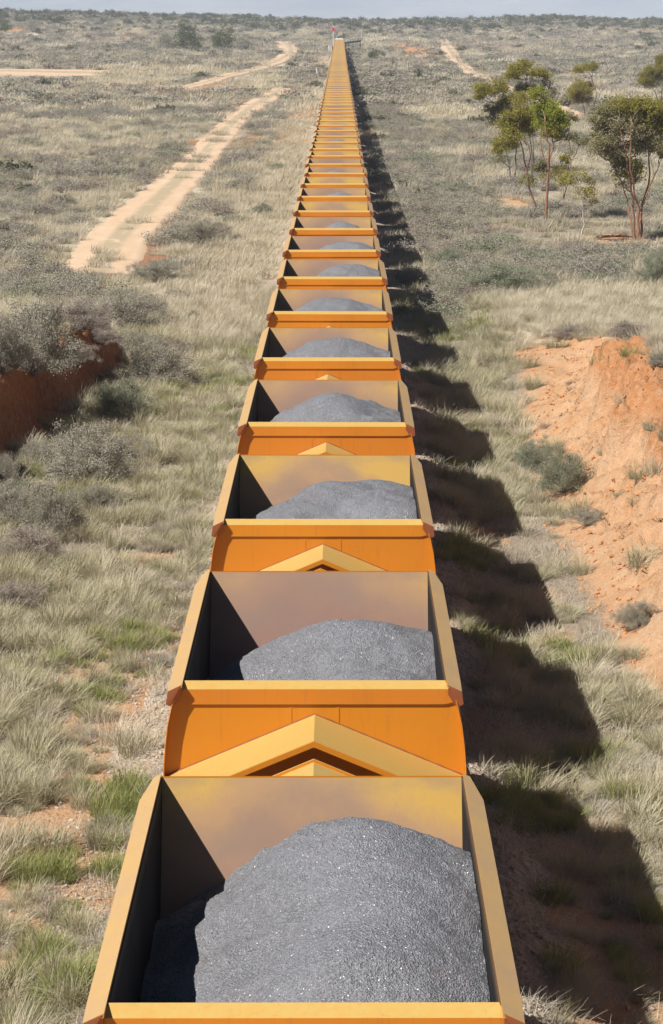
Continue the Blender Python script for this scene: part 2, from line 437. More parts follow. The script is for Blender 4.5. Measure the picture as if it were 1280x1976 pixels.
PAINT = mat_paint(); RIM = mat_dusty_rim(); RIMEND = mat_rim_end(); LINING = mat_lining(); LINSIDE = mat_lining_side(); ORE = mat_ore()
STEEL = mat_simple('dark_bogie_steel', (0.05, 0.042, 0.038), (0.10, 0.075, 0.055), 6, 0.7)
RUSTY = mat_simple('rusty_rail_steel', (0.16, 0.075, 0.04), (0.10, 0.06, 0.045), 8, 0.6)
WHITE = mat_simple('white_paint', (0.80, 0.80, 0.78), (0.70, 0.69, 0.66), 3, 0.5, bump=0.05)
REDP = mat_simple('red_signal_paint', (0.70, 0.03, 0.05), (0.62, 0.02, 0.04), 3, 0.4, bump=0.05)
BLACK = mat_simple('black_steel', (0.025, 0.025, 0.027), (0.04, 0.038, 0.036), 3, 0.55, bump=0.05)
CONC = mat_simple('pale_concrete', (0.50, 0.46, 0.40), (0.38, 0.35, 0.31), 3, 0.9)
YEL = mat_simple('locomotive_yellow', (0.75, 0.42, 0.05), (0.68, 0.36, 0.04), 2, 0.45, bump=0.05)
GLASS = mat_simple('dark_window_glass', (0.02, 0.025, 0.03), (0.03, 0.035, 0.04), 2, 0.1, spec=0.6, bump=0)
GROUND = mat_ground(); ROAD = mat_road(); BALLAST = mat_ballast(); HILLS = mat_hills()
G_OLIVE = mat_leaf('olive_grass', (0.41, 0.375, 0.225), (0.57, 0.52, 0.365), 0.35, dead=(0.56, 0.49, 0.35))
G_STRAW = mat_leaf('straw_grass', (0.56, 0.49, 0.34), (0.70, 0.63, 0.49), 0.35, dead=(0.50, 0.42, 0.30))
G_GREEN = mat_leaf('green_grass', (0.27, 0.30, 0.09), (0.42, 0.42, 0.17), 0.4, dead=(0.46, 0.41, 0.25))
G_GREY = mat_leaf('grey_dead_grass', (0.36, 0.32, 0.25), (0.50, 0.45, 0.37), 0.3)
S_GREY = mat_leaf('saltbush_leaf', (0.30, 0.28, 0.21), (0.46, 0.425, 0.345), 0.28, dead=(0.43, 0.36, 0.29))
S_GREEN = mat_leaf('bluebush_leaf', (0.235, 0.25, 0.165), (0.37, 0.375, 0.27), 0.25, dead=(0.36, 0.31, 0.24))
S_BROWN = mat_leaf('dry_bush_leaf', (0.33, 0.28, 0.225), (0.46, 0.40, 0.34), 0.28)
S_DARK = mat_leaf('dark_scrub_leaf', (0.11, 0.115, 0.06), (0.21, 0.20, 0.12), 0.25)
T_OLIVE = mat_leaf('gum_leaf_olive', (0.32, 0.285, 0.06), (0.50, 0.43, 0.12), 0.5, rnd_amt=0.4)
T_GREEN = mat_leaf('gum_leaf_green', (0.29, 0.32, 0.04), (0.47, 0.46, 0.08), 0.5, rnd_amt=0.4)
T_GREY = mat_leaf('gum_leaf_grey', (0.28, 0.255, 0.13), (0.42, 0.365, 0.20), 0.45, rnd_amt=0.4)
BARK_RED = mat_simple('red_gum_bark', (0.36, 0.165, 0.085), (0.21, 0.115, 0.075), 3, 0.8)
BARK_GREY = mat_simple('grey_gum_bark', (0.30, 0.23, 0.18), (0.17, 0.12, 0.095), 3, 0.85)
BARK_WHITE = mat_simple('white_gum_bark', (0.62, 0.56, 0.47), (0.38, 0.29, 0.22), 3, 0.85)
TWIG = mat_simple('dry_twig', (0.30, 0.25, 0.20), (0.20, 0.16, 0.13), 6, 0.9)

# ------------------------------------------------------------------ terrain sheet
def graded(c0, c1, step, far, grow):
    a = list(np.arange(c0, c1 + 1e-6, step)); d = step
    while a[-1] < far: d *= grow; a.append(a[-1] + d)
    return np.array(a)
pos_x = graded(0, 10.5, 0.115, 1500, 1.07)
xs = np.concatenate([-pos_x[:0:-1], pos_x])
ys = np.concatenate([np.arange(-40, 14, 3.0), graded(14, 84, 0.13, 4000, 1.016)])
X, Y = np.meshgrid(xs, ys)
Z = ground(X, Y)
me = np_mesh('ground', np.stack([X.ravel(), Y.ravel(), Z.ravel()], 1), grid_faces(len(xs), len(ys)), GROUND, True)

def soil_mask(x, y):
    tl = left_foot(y) - x; tr = x - right_foot(y)
    L = sst(-0.6, 0.0, tl) * sst(1.5, 0.8, tl) * sst(81, 74, y)
    Rr = sst(-0.9, 0.5, tr) * sst(3.7, 2.7, tr + (fbm(x, y, 51, 3) - 0.5) * 1.8) * sst(84, 75, y + (fbm(x / 2, y / 2, 54, 2) - 0.5) * 8)
    bare = sst(0.53, 0.64, fbm(x / 1.6, y / 3.2, 52, 3)) * sst(5.2, 3.2, np.abs(x)) * sst(95, 70, y) * 0.9
    rs = sst(3.1, 2.0, x) * sst(0.5, 1.8, x) * 0.6 * sst(100, 60, y)
    strip = sst(-4.0, -3.4, x + (fbm(x * 0 + 2, y / 3, 56, 2) - 0.5) * 1.2) * sst(-1.9, -2.5, x) * sst(44, 37, y) * sst(0.34, 0.5, fbm(x / 0.9, y / 1.8, 59, 3)) * 0.9
    far = sst(0.63, 0.72, fbm(x / 24, y / 45, 53, 4)) * sst(120, 220, y) * 0.75
    ex = np.zeros_like(x)
    for (cx, cy, rx, ry) in RED_PATCH:
        ex = np.maximum(ex, sst(1.25, 0.6, np.hypot((x - cx) / rx, (y - cy) / ry) + (fbm(x / 4, y / 9, 55, 3) - 0.5) * 0.9))
    return np.clip(np.maximum.reduce([L, Rr, bare, rs, strip, far, ex]), 0, 1)
RED_PATCH = []
for (px, py, wpx, hpx) in [(60, 138, 110, 6), (20, 208, 45, 7), (140, 160, 25, 4), (120, 190, 16, 4), (385, 168, 45, 6), (275, 480, 60, 45), (305, 430, 32, 30), (250, 515, 50, 20), (1000, 395, 25, 14), (1180, 462, 90, 12),
                           (1100, 225, 60, 10), (1120, 145, 14, 4), (30, 35, 8, 2), (1210, 62, 50, 3), (420, 160, 30, 5), (800, 100, 40, 20), (470, 205, 40, 10), (940, 440, 20, 10)]:
    q = on_ground(px, py); q2 = on_ground(px, py - hpx); q3 = on_ground(px, py + hpx)
    RED_PATCH.append((q.x, q.y, max(1.2, wpx / F_PX * q.y), max(2.5, abs(q2.y - q3.y) / 2)))
def straw_mask(x, y):
    plateauL = sst(0.6, 1.6, left_foot(y) - x) * sst(92, 84, y); plateauR = np.maximum(sst(2.5, 3.3, x - right_foot(y)), sst(74, 80, y) * sst(-1.5, 0.5, x - right_foot(y))) * sst(97, 88, y)
    strip = sst(7.5, 4.5, -x) * sst(1, 2.5, -x) * sst(70, 85, y) * sst(420, 250, y)
    patch = sst(0.52, 0.66, fbm(x / 9, y / 20, 57, 3)) * sst(70, 95, y)
    ex = np.zeros_like(x)
    for (cx, cy, rx, ry) in STRAW_PATCH:
        ex = np.maximum(ex, sst(1.3, 0.7, np.hypot((x - cx) / rx, (y - cy) / ry) + (fbm(x / 5, y / 9, 58, 3) - 0.5) * 0.8))
    return np.clip(np.maximum.reduce([plateauL, plateauR, strip, patch * 0.8, ex]), 0, 1)
STRAW_PATCH = []
for (px, py, wpx, hpx) in [(350, 140, 130, 9), (250, 155, 90, 12), (500, 160, 60, 16), (870, 220, 90, 16), (1000, 250, 40, 10), (150, 385, 90, 10), (330, 560, 160, 20), (1160, 570, 140, 24), (100, 215, 60, 4),
                           (940, 345, 25, 20), (1180, 190, 90, 10)]:
    q = on_ground(px, py); q2 = on_ground(px, py - hpx); q3 = on_ground(px, py + hpx)
    STRAW_PATCH.append((q.x, q.y, wpx / F_PX * q.y, max(2.0, abs(q2.y - q3.y) / 2)))
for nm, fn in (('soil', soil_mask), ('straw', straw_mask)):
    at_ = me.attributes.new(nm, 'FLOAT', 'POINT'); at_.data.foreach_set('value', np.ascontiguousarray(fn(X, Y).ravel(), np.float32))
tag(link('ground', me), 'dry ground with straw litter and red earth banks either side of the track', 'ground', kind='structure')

# far plain and range beyond the ridge
hx = np.linspace(-4500, 4500, 150); hy = np.concatenate([np.linspace(2500, 9000, 30), np.linspace(9200, 17000, 70)])
HX, HY = np.meshgrid(hx, hy)
HZ = -14 + sst(3500, 11000, HY) * 55 + sst(9500, 15500, HY) * (150 + 210 * fbm(HX / 2300, HY / 2600, 71, 4)) + sst(200, 2200, HX) * sst(9000, 14000, HY) * 70 * fbm(HX / 900, HY / 1500, 72, 3)
me = np_mesh('hills', np.stack([HX.ravel(), HY.ravel(), HZ.ravel()], 1), grid_faces(len(hx), len(hy)), HILLS, True)
tag(link('hills', me), 'pale blue far plain and low range along the horizon', 'hills', kind='structure')

# ------------------------------------------------------------------ ballast bed
bx = np.linspace(-3.5, 3.5, 44); by = graded(12, 90, 0.22, 745, 1.03)
BX, BY = np.meshgrid(bx, by)
edge = (fbm(BX, BY / 2.5, 61, 3) - 0.5) * 1.4
BZ = ground(BX, BY) - 0.07 + 0.30 * sst(3.0, 1.6, np.abs(BX) + edge * 1.4) + (fbm(BX * 5, BY * 5, 62, 2) - 0.5) * 0.06
me = np_mesh('ballast', np.stack([BX.ravel(), BY.ravel(), BZ.ravel()], 1), grid_faces(len(bx), len(by)), BALLAST, True)
tag(link('ballast', me), 'dusty gravel bed under and beside the train', 'ballast', kind='structure')

# ------------------------------------------------------------------ dirt roads
def road(name, pts_px, width, label, wander=0.5, pts=None):
    P = pts if pts is not None else [on_ground(*p) for p in pts_px]
    P = np.array([(p[0], p[1]) for p in P]); d = np.concatenate([[0], np.cumsum(np.hypot(*np.diff(P, axis=0).T))])
    n = int(min(500, max(40, d[-1] / 0.9))); t = np.linspace(0, d[-1], n)
    cx = np.interp(t, d, P[:, 0]); cy = np.interp(t, d, P[:, 1])
    ker = np.ones(7) / 7
    cx = np.convolve(np.pad(cx, 3, 'edge'), ker, 'valid'); cy = np.convolve(np.pad(cy, 3, 'edge'), ker, 'valid')
    tx = np.gradient(cx); ty = np.gradient(cy); l = np.hypot(tx, ty); nx, ny = -ty / l, tx / l
    wd = np.interp(t, np.linspace(0, d[-1], len(width)), width) * 1.15
    m = 13; us = np.linspace(-0.5, 0.5, m)
    VX = []; VY = []; U = []
    jl = (fbm(t / 2.2, t * 0 + 1, 81, 3) - 0.5) * wander; jr = (fbm(t / 2.2, t * 0 + 5, 82, 3) - 0.5) * wander
    for u in us:
        off = u * wd + np.where(u < 0, jl, jr) * abs(u) * 2
        VX.append(cx + nx * off); VY.append(cy + ny * off); U.append(np.full(n, u + 0.5))
    VX = np.array(VX).T; VY = np.array(VY).T; U = np.array(U).T
    lift = np.interp(VY, [90, 200, 400, 900], [0.05, 0.10, 0.22, 0.4])
    endf = np.interp(t, [0, 4, d[-1] - 4, d[-1]], [1, 0, 0, 1])[:, None]
    endn = np.clip(endf * 1.6 - 0.9 * fbm(VX / 1.1, VY / 1.1, 84, 3), 0, 1)
    VZ = ground(VX, VY) + lift - (lift + 0.12) * np.maximum(np.interp(np.abs(U - 0.5), [0.40, 0.5], [0, 1]), endn) - 0.03 * np.exp(-((np.abs(U - 0.5) - 0.28) / 0.08) ** 2)
    me = np_mesh(name, np.stack([VX.ravel(), VY.ravel(), VZ.ravel()], 1), grid_faces(m, n), ROAD, True)
    a_ = me.attributes.new('across', 'FLOAT', 'POINT'); a_.data.foreach_set('value', np.ascontiguousarray(U.ravel(), np.float32))
    tag(link(name, me), label, 'road', kind='structure')
    return cx, cy, wd
ROADS = []
ROADS.append(road('dirt_road', [(190, 540), (198, 500), (240, 446), (290, 400), (342, 350), (388, 306), (428, 260), (462, 225), (490, 205), (515, 192), (530, 182), (545, 172)],
     [3.4, 3.4, 3.4, 3.2, 3.0, 3.0, 3.0, 3.0, 3.2, 3.6, 3.6, 3.0], 'sandy two-wheel track running beside the railway on the left'))
ROADS.append(road('dirt_road', [(355, 171), (400, 160), (430, 150), (470, 141), (510, 130), (535, 120), (555, 108), (563, 98), (556, 88), (546, 81)],
     [3.0, 3.5, 3.5, 4.2, 4.6, 4.8, 5.2, 6.0, 7.0, 6.0], 'sandy track curving up to the far rise left of the train', 1.5))
ROADS.append(road('dirt_road', [(1110, 222), (1040, 190), (985, 172), (940, 155), (905, 138), (885, 118), (868, 98), (856, 78)],
     [2.2, 2.4, 2.6, 3.0, 3.6, 4.2, 4.2, 3.6], 'sandy track crossing the scrub right of the train', 1.0))
ROADS.append(road('dirt_road', [(-60, 138), (40, 139), (120, 141), (210, 144)],
     [26, 30, 30, 14], 'reddish sandy track crossing the plain at far left', 1.5))

# ------------------------------------------------------------------ the ore train
RIMZ = 3.60
def side_x(z):
    return float(np.interp(z, [1.25, 1.7, 2.2, 2.6, 2.9, 3.2, 3.44, 3.6], [1.12, 1.36, 1.455, 1.475, 1.462, 1.425, 1.372, 1.33]))
def make_wagon():
    t = empty('ore_wagon', (0, 0, 0))
    zz = [1.25, 1.45, 1.7, 1.95, 2.2, 2.4, 2.6, 2.8, 3.0, 3.2, 3.36, 3.46]
    for s in (-1, 1):                                   # curved side sheets standing proud of the ends
        mb = MB(); V = []; F = []; n = len(zz); yy = np.linspace(-2.655, 2.655, 9)
        for j, y in enumerate(yy):
            for z in zz: V.append((s * side_x(z), y, z))
        for y in yy:
            for z in zz: V.append((s * (side_x(z) - 0.012), y, z))
        k = n * len(yy)
        for j in range(len(yy) - 1):
            for i in range(n - 1):
                a = j * n + i; F.append((a, a + 1, a + n + 1, a + n)); F.append((k + a, k + a + n, k + a + n + 1, k + a + 1))
        for i in range(n - 1):
            F.append((i, k + i, k + i + 1, i + 1)); e = (len(yy) - 1) * n + i; F.append((e, e + 1, k + e + 1, k + e))
        mb.add(V, F); mb.build('side_sheet', PAINT, t, True)
    for s in (-1, 1):                                   # end sheets
        mb = MB()
        pol = [(-side_x(z) + 0.014, z) for z in zz] + [(side_x(z) - 0.014, z) for z in reversed(zz)]
        mb.prism(pol, 'y', s * 2.558, s * 2.545)
        for xx in (-0.235, 0.225):
            mb.box(xx - 0.011, xx + 0.011, *sorted((s * 2.5585, s * 2.563)), 3.12, 3.393)
        mb.build('end_sheet', PAINT, t)
    for s in (-1, 1):                                   # end coamings: sloping top, deep drop
        mb = MB()
        pr = [(s * 2.45, 3.60), (s * 2.575, 3.545), (s * 2.578, 3.395), (s * 2.562, 3.395), (s * 2.558, 3.53), (s * 2.45, 3.575)]
        mb.prism(pr, 'x', -1.262, 1.262)
        # mitred returns at either end
        for q in (-1, 1):
            mb.add([(q*1.262, s*2.45, 3.60), (q*1.262, s*2.575, 3.545), (q*1.262, s*2.578, 3.395), (q*1.345, s*2.575, 3.415), (q*1.305, s*2.572, 3.54)],
                   [(0, 1, 4), (1, 2, 3, 4)])
        mb.build('end_rim', PAINT, t)
    for s in (-1, 1):                                   # side coamings, ends cut on the slant
        mb = MB()
        def sec(y, k):                                  # k = 1 full section, <1 drawn in
            return [(s * 1.275, y, 3.615), (s * (1.275 + 0.145 * k), y, 3.615 - 0.07 * k), (s * (1.275 + 0.165 * k), y, 3.615 - 0.20 * k), (s * (1.275 + 0.15 * k), y, 3.615 - 0.205 * k),
                    (s * (1.275 + 0.13 * k), y, 3.59 - 0.07 * k), (s * 1.275, y, 3.585)]
        rows = [(-2.66, 0.96), (-2.3, 1), (-1.2, 1), (0, 1), (1.2, 1), (1.95, 1), (2.47, 0.42)]
        V = []; F = []
        for y, k in rows: V += sec(y, k)
        for j in range(len(rows) - 1):
            for i in range(6): F.append((j*6+i, j*6+(i+1) % 6, (j+1)*6+(i+1) % 6, (j+1)*6+i))
        F.append(tuple(range(6))); F.append(tuple((len(rows)-1)*6 + i for i in range(6)))
        mb.add(V, F); rim = mb.build('side_rim', RIM, t)
        cp = MB()
        cp.add([(s*1.285, -2.664, 3.605), (s*1.412, -2.664, 3.545), (s*1.432, -2.664, 3.42), (s*1.40, -2.66, 3.40), (s*1.345, -2.60, 3.40), (s*1.285, -2.60, 3.50)], [(0, 1, 2, 3), (0, 3, 4, 5)])
        cp.build('end_cap', RIMEND, rim)
    for s in (-1, 1):                                   # hopper ends slope inward as they go down
        lin = MB(); lin.prism([(s * 2.447, 3.585), (s * 2.449, 3.585), (s * 2.449, 3.56), (s * 1.42, 1.3), (s * 1.40, 1.3), (s * 2.436, 3.56)], 'x', -1.262, 1.262)
        lin.build('end_wall_lining', LINING, t)
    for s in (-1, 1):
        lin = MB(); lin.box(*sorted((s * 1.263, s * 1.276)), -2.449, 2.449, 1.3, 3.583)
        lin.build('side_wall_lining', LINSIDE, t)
    lin = MB(); lin.box(-1.25, 1.25, -1.39, 1.39, 1.28, 1.32); lin.build('hopper_floor', LINSIDE, t)
    for s, ln in ((-1, 0.90), (1, 1.30)):               # gabled roofs over the bogies
        mb = MB(); y0 = s * 2.559; y1 = s * (2.559 + ln); zr, ze, xe = 3.29, 2.665, 1.462
        pr = [(-xe, ze), (0, zr), (xe, ze), (xe - 0.02, ze - 0.05), (0, zr - 0.055), (-xe + 0.02, ze - 0.05)]
        mb.add([(p[0], y0, p[1]) for p in pr] + [(p[0], y1, p[1]) for p in pr],
               [(0, 1, 7, 6), (1, 2, 8, 7), (2, 3, 9, 8), (3, 4, 10, 9), (4, 5, 11, 10), (5, 0, 6, 11), (6, 7, 10, 11), (7, 8, 9, 10), (0, 5, 4, 1), (1, 4, 3, 2)])
        rf = mb.build('end_roof', PAINT, t)
        for q in (-1, 1):                               # rusty weld bead where roof meets end sheet
            wb = MB(); nn = 26; rw = np.random.default_rng(3 + q + s)
            pts = [(q * xe * u, y0 + s * 0.004, zr + (ze - zr) * u + 0.004) for u in np.linspace(0.004, 0.985, nn)]
            wb.tube(pts, list(rw.uniform(0.004, 0.0125, nn)), 5); wb.build('weld_seam', RIMEND, rf)
        lip = MB()
        for q in (-1, 1):
            lip.add([(0, y1, zr - 0.06), (q * xe, y1, ze - 0.055), (q * xe, y1 + s * 0.02, ze - 0.055), (0, y1 + s * 0.02, zr - 0.06),
                     (0, y1, zr + 0.028), (q * xe, y1, ze + 0.028), (q * xe, y1 + s * 0.02, ze + 0.028), (0, y1 + s * 0.02, zr + 0.028)] if s > 0 else
                    [(0, y1, zr - 0.06), (q * xe, y1, ze - 0.055), (q * xe, y1 - 0.012, ze - 0.055), (0, y1 - 0.012, zr - 0.06),
                     (0, y1, zr - 0.003), (q * xe, y1, ze - 0.003), (q * xe, y1 - 0.012, ze - 0.003), (0, y1 - 0.012, zr - 0.003)],
                    [(0, 1, 2, 3), (4, 7, 6, 5), (0, 4, 5, 1), (3, 2, 6, 7), (1, 5, 6, 2), (0, 3, 7, 4)])
        lip.build('roof_edge', PAINT, rf)
        for q in (-1, 1):
            lg = MB(); lg.box(*sorted((q * 1.30, q * 1.38)), *sorted((y1 - s * 0.12, y1 - s * 0.04)), 1.12, 2.63); lg.build('corner_post', PAINT, t)
    uf = MB(); uf.box(-1.3, 1.3, -3.5, 3.55, 1.0, 1.13); uf.box(-0.2, 0.2, -3.6, 3.65, 0.80, 1.0)
    uf.prism([(-1.2, 1.25), (1.2, 1.25), (0.4, 0.62), (-0.4, 0.62)], 'y', -1.3, 1.3)
    uf.build('underframe', STEEL, t)
    for s in (-1, 1):
        cb = MB(); cb.box(-0.08, 0.08, *sorted((s * 3.55, s * 4.02)), 0.78, 0.96); cb.box(-0.14, 0.14, *sorted((s * 3.78, s * 4.0)), 0.74, 1.0)
        cb.build('coupler', STEEL, t)
    for s in (-1, 1):
        bg_ = MB()
        for q in (-1, 1):
            bg_.prism([(s*2.6 - 1.05, 0.62), (s*2.6 - 0.4, 0.62), (s*2.6 - 0.25, 0.42), (s*2.6 + 0.25, 0.42), (s*2.6 + 0.4, 0.62), (s*2.6 + 1.05, 0.62), (s*2.6 + 0.9, 0.86), (s*2.6 - 0.9, 0.86)], 'x', *sorted((q * 0.86, q * 0.98)))
        bg_.box(-0.9, 0.9, s*2.6 - 0.18, s*2.6 + 0.18, 0.62, 0.86)
        b = bg_.build('bogie', STEEL, t)
        for yq in (-0.72, 0.72):
            wb = MB()
            for q in (-1, 1):
                wb.tube([(q*0.62, s*2.6 + yq, 0.70), (q*0.64, s*2.6 + yq, 0.70), (q*0.645, s*2.6 + yq, 0.70), (q*0.75, s*2.6 + yq, 0.70)], [0.43, 0.44, 0.405, 0.395], 20)
            wb.tube([(-0.9, s*2.6 + yq, 0.70), (0.9, s*2.6 + yq, 0.70)], 0.07, 10)
            wb.build('wheelset', RUSTY, b)
    return t

# heaps: (peak x, peak y, peak height under/over the rim, slope, second peak or None)
HEAPS = {0: [(0.36, 0.75, 0.12, 0.68), (0.60, -0.3, 0.04, 0.72), (0.45, -1.3, -0.02, 0.72)],
         1: [(0.16, 0.75, -0.21, 0.66), (0.62, 0.6, -0.20, 0.62), (0.72, -0.9, -0.36, 0.62)],
         2: [(0.1, 0.3, -0.06, 0.62), (0.75, 0.9, -0.10, 0.6), (0.95, -0.3, -0.14, 0.62), (-0.4, -0.5, -0.28, 0.6)],
         3: [(0.12, 0.1, 0.10, 0.64)],
         4: [(0.0, 0.2, 0.0, 0.62), (0.45, 0.1, -0.02, 0.62)],
         5: [(0.1, 0.2, -0.05, 0.5), (-0.25, 0.3, -0.1, 0.55), (0.4, 0.2, -0.1, 0.55)],
         6: [(0.35, 0.2, 0.04, 0.55), (0.75, 0.0, 0.02, 0.55)],
         7: [(0.3, 0.2, -0.03, 0.55), (0.7, 0.2, -0.12, 0.55)],
         8: [(0.2, 0.2, 0.0, 0.62)],
         9: [(0.3, 0.1, -0.25, 0.6)],
         10: [(0.25, 0.2, -0.05, 0.55)]}
def make_heap(k, res, near):
    rs = np.random.default_rng(100 + k)
    pk = HEAPS.get(k) or [(rs.uniform(-0.1, 0.45), rs.uniform(-0.3, 0.5), rs.uniform(-0.45, 0.02), rs.uniform(0.55, 0.66))] + \
        ([(rs.uniform(-0.3, 0.8), rs.uniform(-0.6, 0.6), rs.uniform(-0.5, -0.1), 0.6)] if rs.random() < 0.6 else [])
    nx, ny = int(2.5 / res) + 1, int(4.86 / res) + 1
    hx_, hy_ = np.meshgrid(np.linspace(-1.258, 1.258, nx), np.linspace(-2.432, 2.432, ny))
    z = np.full_like(hx_, -9.0); wob = (fbm(hx_ * 1.3 + k * 5, hy_ * 1.3, 200 + k, 3) - 0.5) * 0.42
    for (cx, cy, dz, sl) in pk:
        dx_ = hx_ - cx
        r = np.hypot(np.where(dx_ > 0, dx_ * 0.86, dx_ * 1.08), (hy_ - cy) * 0.92)
        zz = dz - sl * (np.sqrt(r * r + 0.16) - 0.40) + wob * np.minimum(r, 1.0)
        m = np.maximum(z, zz); z = m + 0.10 * np.exp(-np.abs(z - zz) / 0.12) - 0.0 if z.max() > -8 else zz
    z = np.maximum(z, -1.75 + wob)
    z += (fbm(hx_ * 5, hy_ * 5, 300 + k, 3) - 0.5) * 0.035
    if near: z += (vnoise(hx_ * 31, hy_ * 31, 310) - 0.5) * 0.017 + (vnoise(hx_ * 60, hy_ * 60, 311) - 0.5) * 0.012
    wall = np.minimum(1.262 - np.abs(hx_), 2.44 - np.abs(hy_))
    z = np.minimum(z, -0.03 - 0.06 * np.exp(-wall / 0.1) + np.maximum(0, wall - 0.05) * 0.6)
    return np_mesh('ore_heap', np.stack([hx_.ravel(), hy_.ravel(), z.ravel() + RIMZ], 1), grid_faces(nx, ny), ORE, True)

ORD = ['nearest', 'second', 'third', 'fourth', 'fifth', 'sixth', 'seventh', 'eighth', 'ninth', 'tenth', 'eleventh', 'twelfth', 'thirteenth', 'fourteenth', 'fifteenth', 'sixteenth', 'seventeenth', 'eighteenth', 'nineteenth', 'twentieth']
LOOK = ['its broad grey heap at the bottom edge', 'with a rounded double-humped grey heap inside', 'with a rippled grey heap against its right side', 'with one sharp pointed grey cone of ore inside',
        'with a low twin-topped grey heap inside', 'with a wide flat-topped grey heap inside', 'with a tall heap pressed to its right side', 'with a grey heap just showing over its rim', 'with a small rounded heap inside', 'nearly empty looking with a sliver of heap']
HEAPLOOK = ['broad glittering grey ore heap filling the nearest wagon', 'rounded double-humped grey ore heap in the second wagon', 'rippled grey ore heap against the right side of the third wagon', 'pointed grey ore cone in the fourth wagon',
            'low twin-topped grey ore heap in the fifth wagon', 'flat-topped grey ore heap in the sixth wagon', 'tall grey ore heap at the right of the seventh wagon', 'grey ore heap just showing in the eighth wagon', 'small rounded grey ore heap in the ninth wagon', 'sliver of grey ore in the tenth wagon']
proto = make_wagon()
N_WAGON = 92
far_heaps = []
for k in range(N_WAGON):
    yc = 17.30 + 8.0 * k
    o = proto if k == 0 else copy_tree(proto)
    z0 = float(prof(yc)); sl = float(prof(yc + 4) - prof(yc - 4)) / 8
    jit = np.random.default_rng(900 + k).normal(0, 1, 3)
    o.location = (0.012 * jit[0], yc, z0); o.rotation_euler = (math.atan(sl), 0.0025 * jit[1], 0.0012 * jit[2])
    if k < 10: lb = 'orange ore wagon %s from the camera, %s' % (ORD[k], LOOK[k])
    elif k < 20: lb = 'orange ore wagon, %s from the camera, one of the middle wagons seen shallowly' % ORD[k]
    else: lb = 'distant orange ore wagon past the twentieth, its rim a thin yellow stripe'
    tag(o, lb, 'ore wagon', 'ore wagons coupled in one long train')
    if k < 12: hm = make_heap(k, [0.018, 0.022, 0.03, 0.035, 0.04][min(k, 4)], k < 5)
    elif k < 24: hm = make_heap(k, 0.09, False); far_heaps.append(hm)
    else: hm = far_heaps[(k * 7) % len(far_heaps)]
    h = link('ore_heap', hm); h.location = o.location; h.rotation_euler = o.rotation_euler
    if k < 10: lb = HEAPLOOK[k]
    elif k < 20: lb = 'grey crushed ore lying inside the %s wagon from the camera' % ORD[k]
    else: lb = 'grey ore glimpsed as a thin dark line in a distant wagon'
    tag(h, lb, 'ore heap', 'heaps of ore in the wagons')

# track under the train
rt = empty('railway_track', (0, 0, 0)); tag(rt, 'railway track running straight under the ore train', 'railway track')
yy = np.concatenate([np.arange(8, 190, 6.0), np.arange(190, 900, 12.0)])
for s in (-1, 1):
    mb = MB(); V = []; F = []
    for y in yy:
        z = float(prof(y)) + 0.14
        V += [(s*0.66 - 0.04, y, z), (s*0.66 + 0.04, y, z), (s*0.66 + 0.04, y, z + 0.14), (s*0.66 - 0.04, y, z + 0.14)]
    for j in range(len(yy) - 1):
        for i in range(4): F.append((j*4+i, j*4+(i+1) % 4, (j+1)*4+(i+1) % 4, (j+1)*4+i))
    mb.add(V, F); mb.build('rail', RUSTY, rt)
mb = MB()
for y in np.arange(10, 130, 0.7): mb.box(-1.1, 1.1, y, y + 0.24, float(prof(y)) + 0.10, float(prof(y)) + 0.262)
tag(mb.build('sleeper', CONC, rt), kind='stuff')

# ------------------------------------------------------------------ locomotive and trackside things at the far end
yl = 17.30 + 8 * N_WAGON - 4 + 0.4
zl = float(prof(yl + 9))
lo = empty('locomotive', (0, yl, zl)); tag(lo, 'yellow locomotive with a pale roof at the far head of the train', 'locomotive')
mb = MB(); mb.prism([(-1.35, 1.1), (1.35, 1.1), (1.35, 3.5), (1.0, 3.95), (-1.0, 3.95), (-1.35, 3.5)], 'y', 0.6, 4.2); mb.build('cab', WHITE, lo)
mb = MB(); mb.prism([(-0.95, 1.1), (0.95, 1.1), (0.95, 3.3), (0.7, 3.6), (-0.7, 3.6), (-0.95, 3.3)], 'y', 4.2, 15.5); mb.build('hood', YEL, lo)
mb = MB(); mb.box(-0.55, 0.55, 6.0, 9.0, 3.6, 4.25); mb.box(-0.8, 0.8, 11, 14, 3.6, 3.9); mb.build('roof_grille', BLACK, lo)
mb = MB()
for s in (-1, 1): mb.box(*sorted((s * 0.2, s * 1.1)), 0.585, 0.598, 2.75, 3.4)
mb.build('window', GLASS, lo)
mb = MB(); mb.box(-1.4, 1.4, 0.0, 16.2, 0.85, 1.1); mb.build('underframe', STEEL, lo)
for yb in (3.0, 13.0):
    mb = MB(); mb.box(-1.1, 1.1, yb - 1.5, yb + 1.5, 0.42, 0.85); b = mb.build('bogie', STEEL, lo)
    for yq in (-1.1, 0, 1.1):
        wb = MB(); wb.tube([(-0.75, yb + yq, 0.74), (0.75, yb + yq, 0.74)], 0.44, 14); wb.build('wheelset', RUSTY, b)

q = at(637.0, 86, 742); gz = float(ground(q.x, q.y))
hut = empty('relay_hut', (q.x, q.y, gz)); tag(hut, 'small white trackside hut left of the train head', 'hut')
mb = MB(); mb.box(-0.5, 0.5, -0.5, 0.5, 0, 2.2); mb.build('wall', WHITE, hut)
mb = MB(); mb.prism([(-0.62, 2.2), (0.62, 2.2), (0.62, 2.28), (0, 2.45), (-0.62, 2.28)], 'y', -0.62, 0.62); mb.build('roof', CONC, hut)
mb = MB(); mb.box(-0.3, 0.3, -0.53, -0.503, 0.1, 1.9); mb.build('door', CONC, hut)

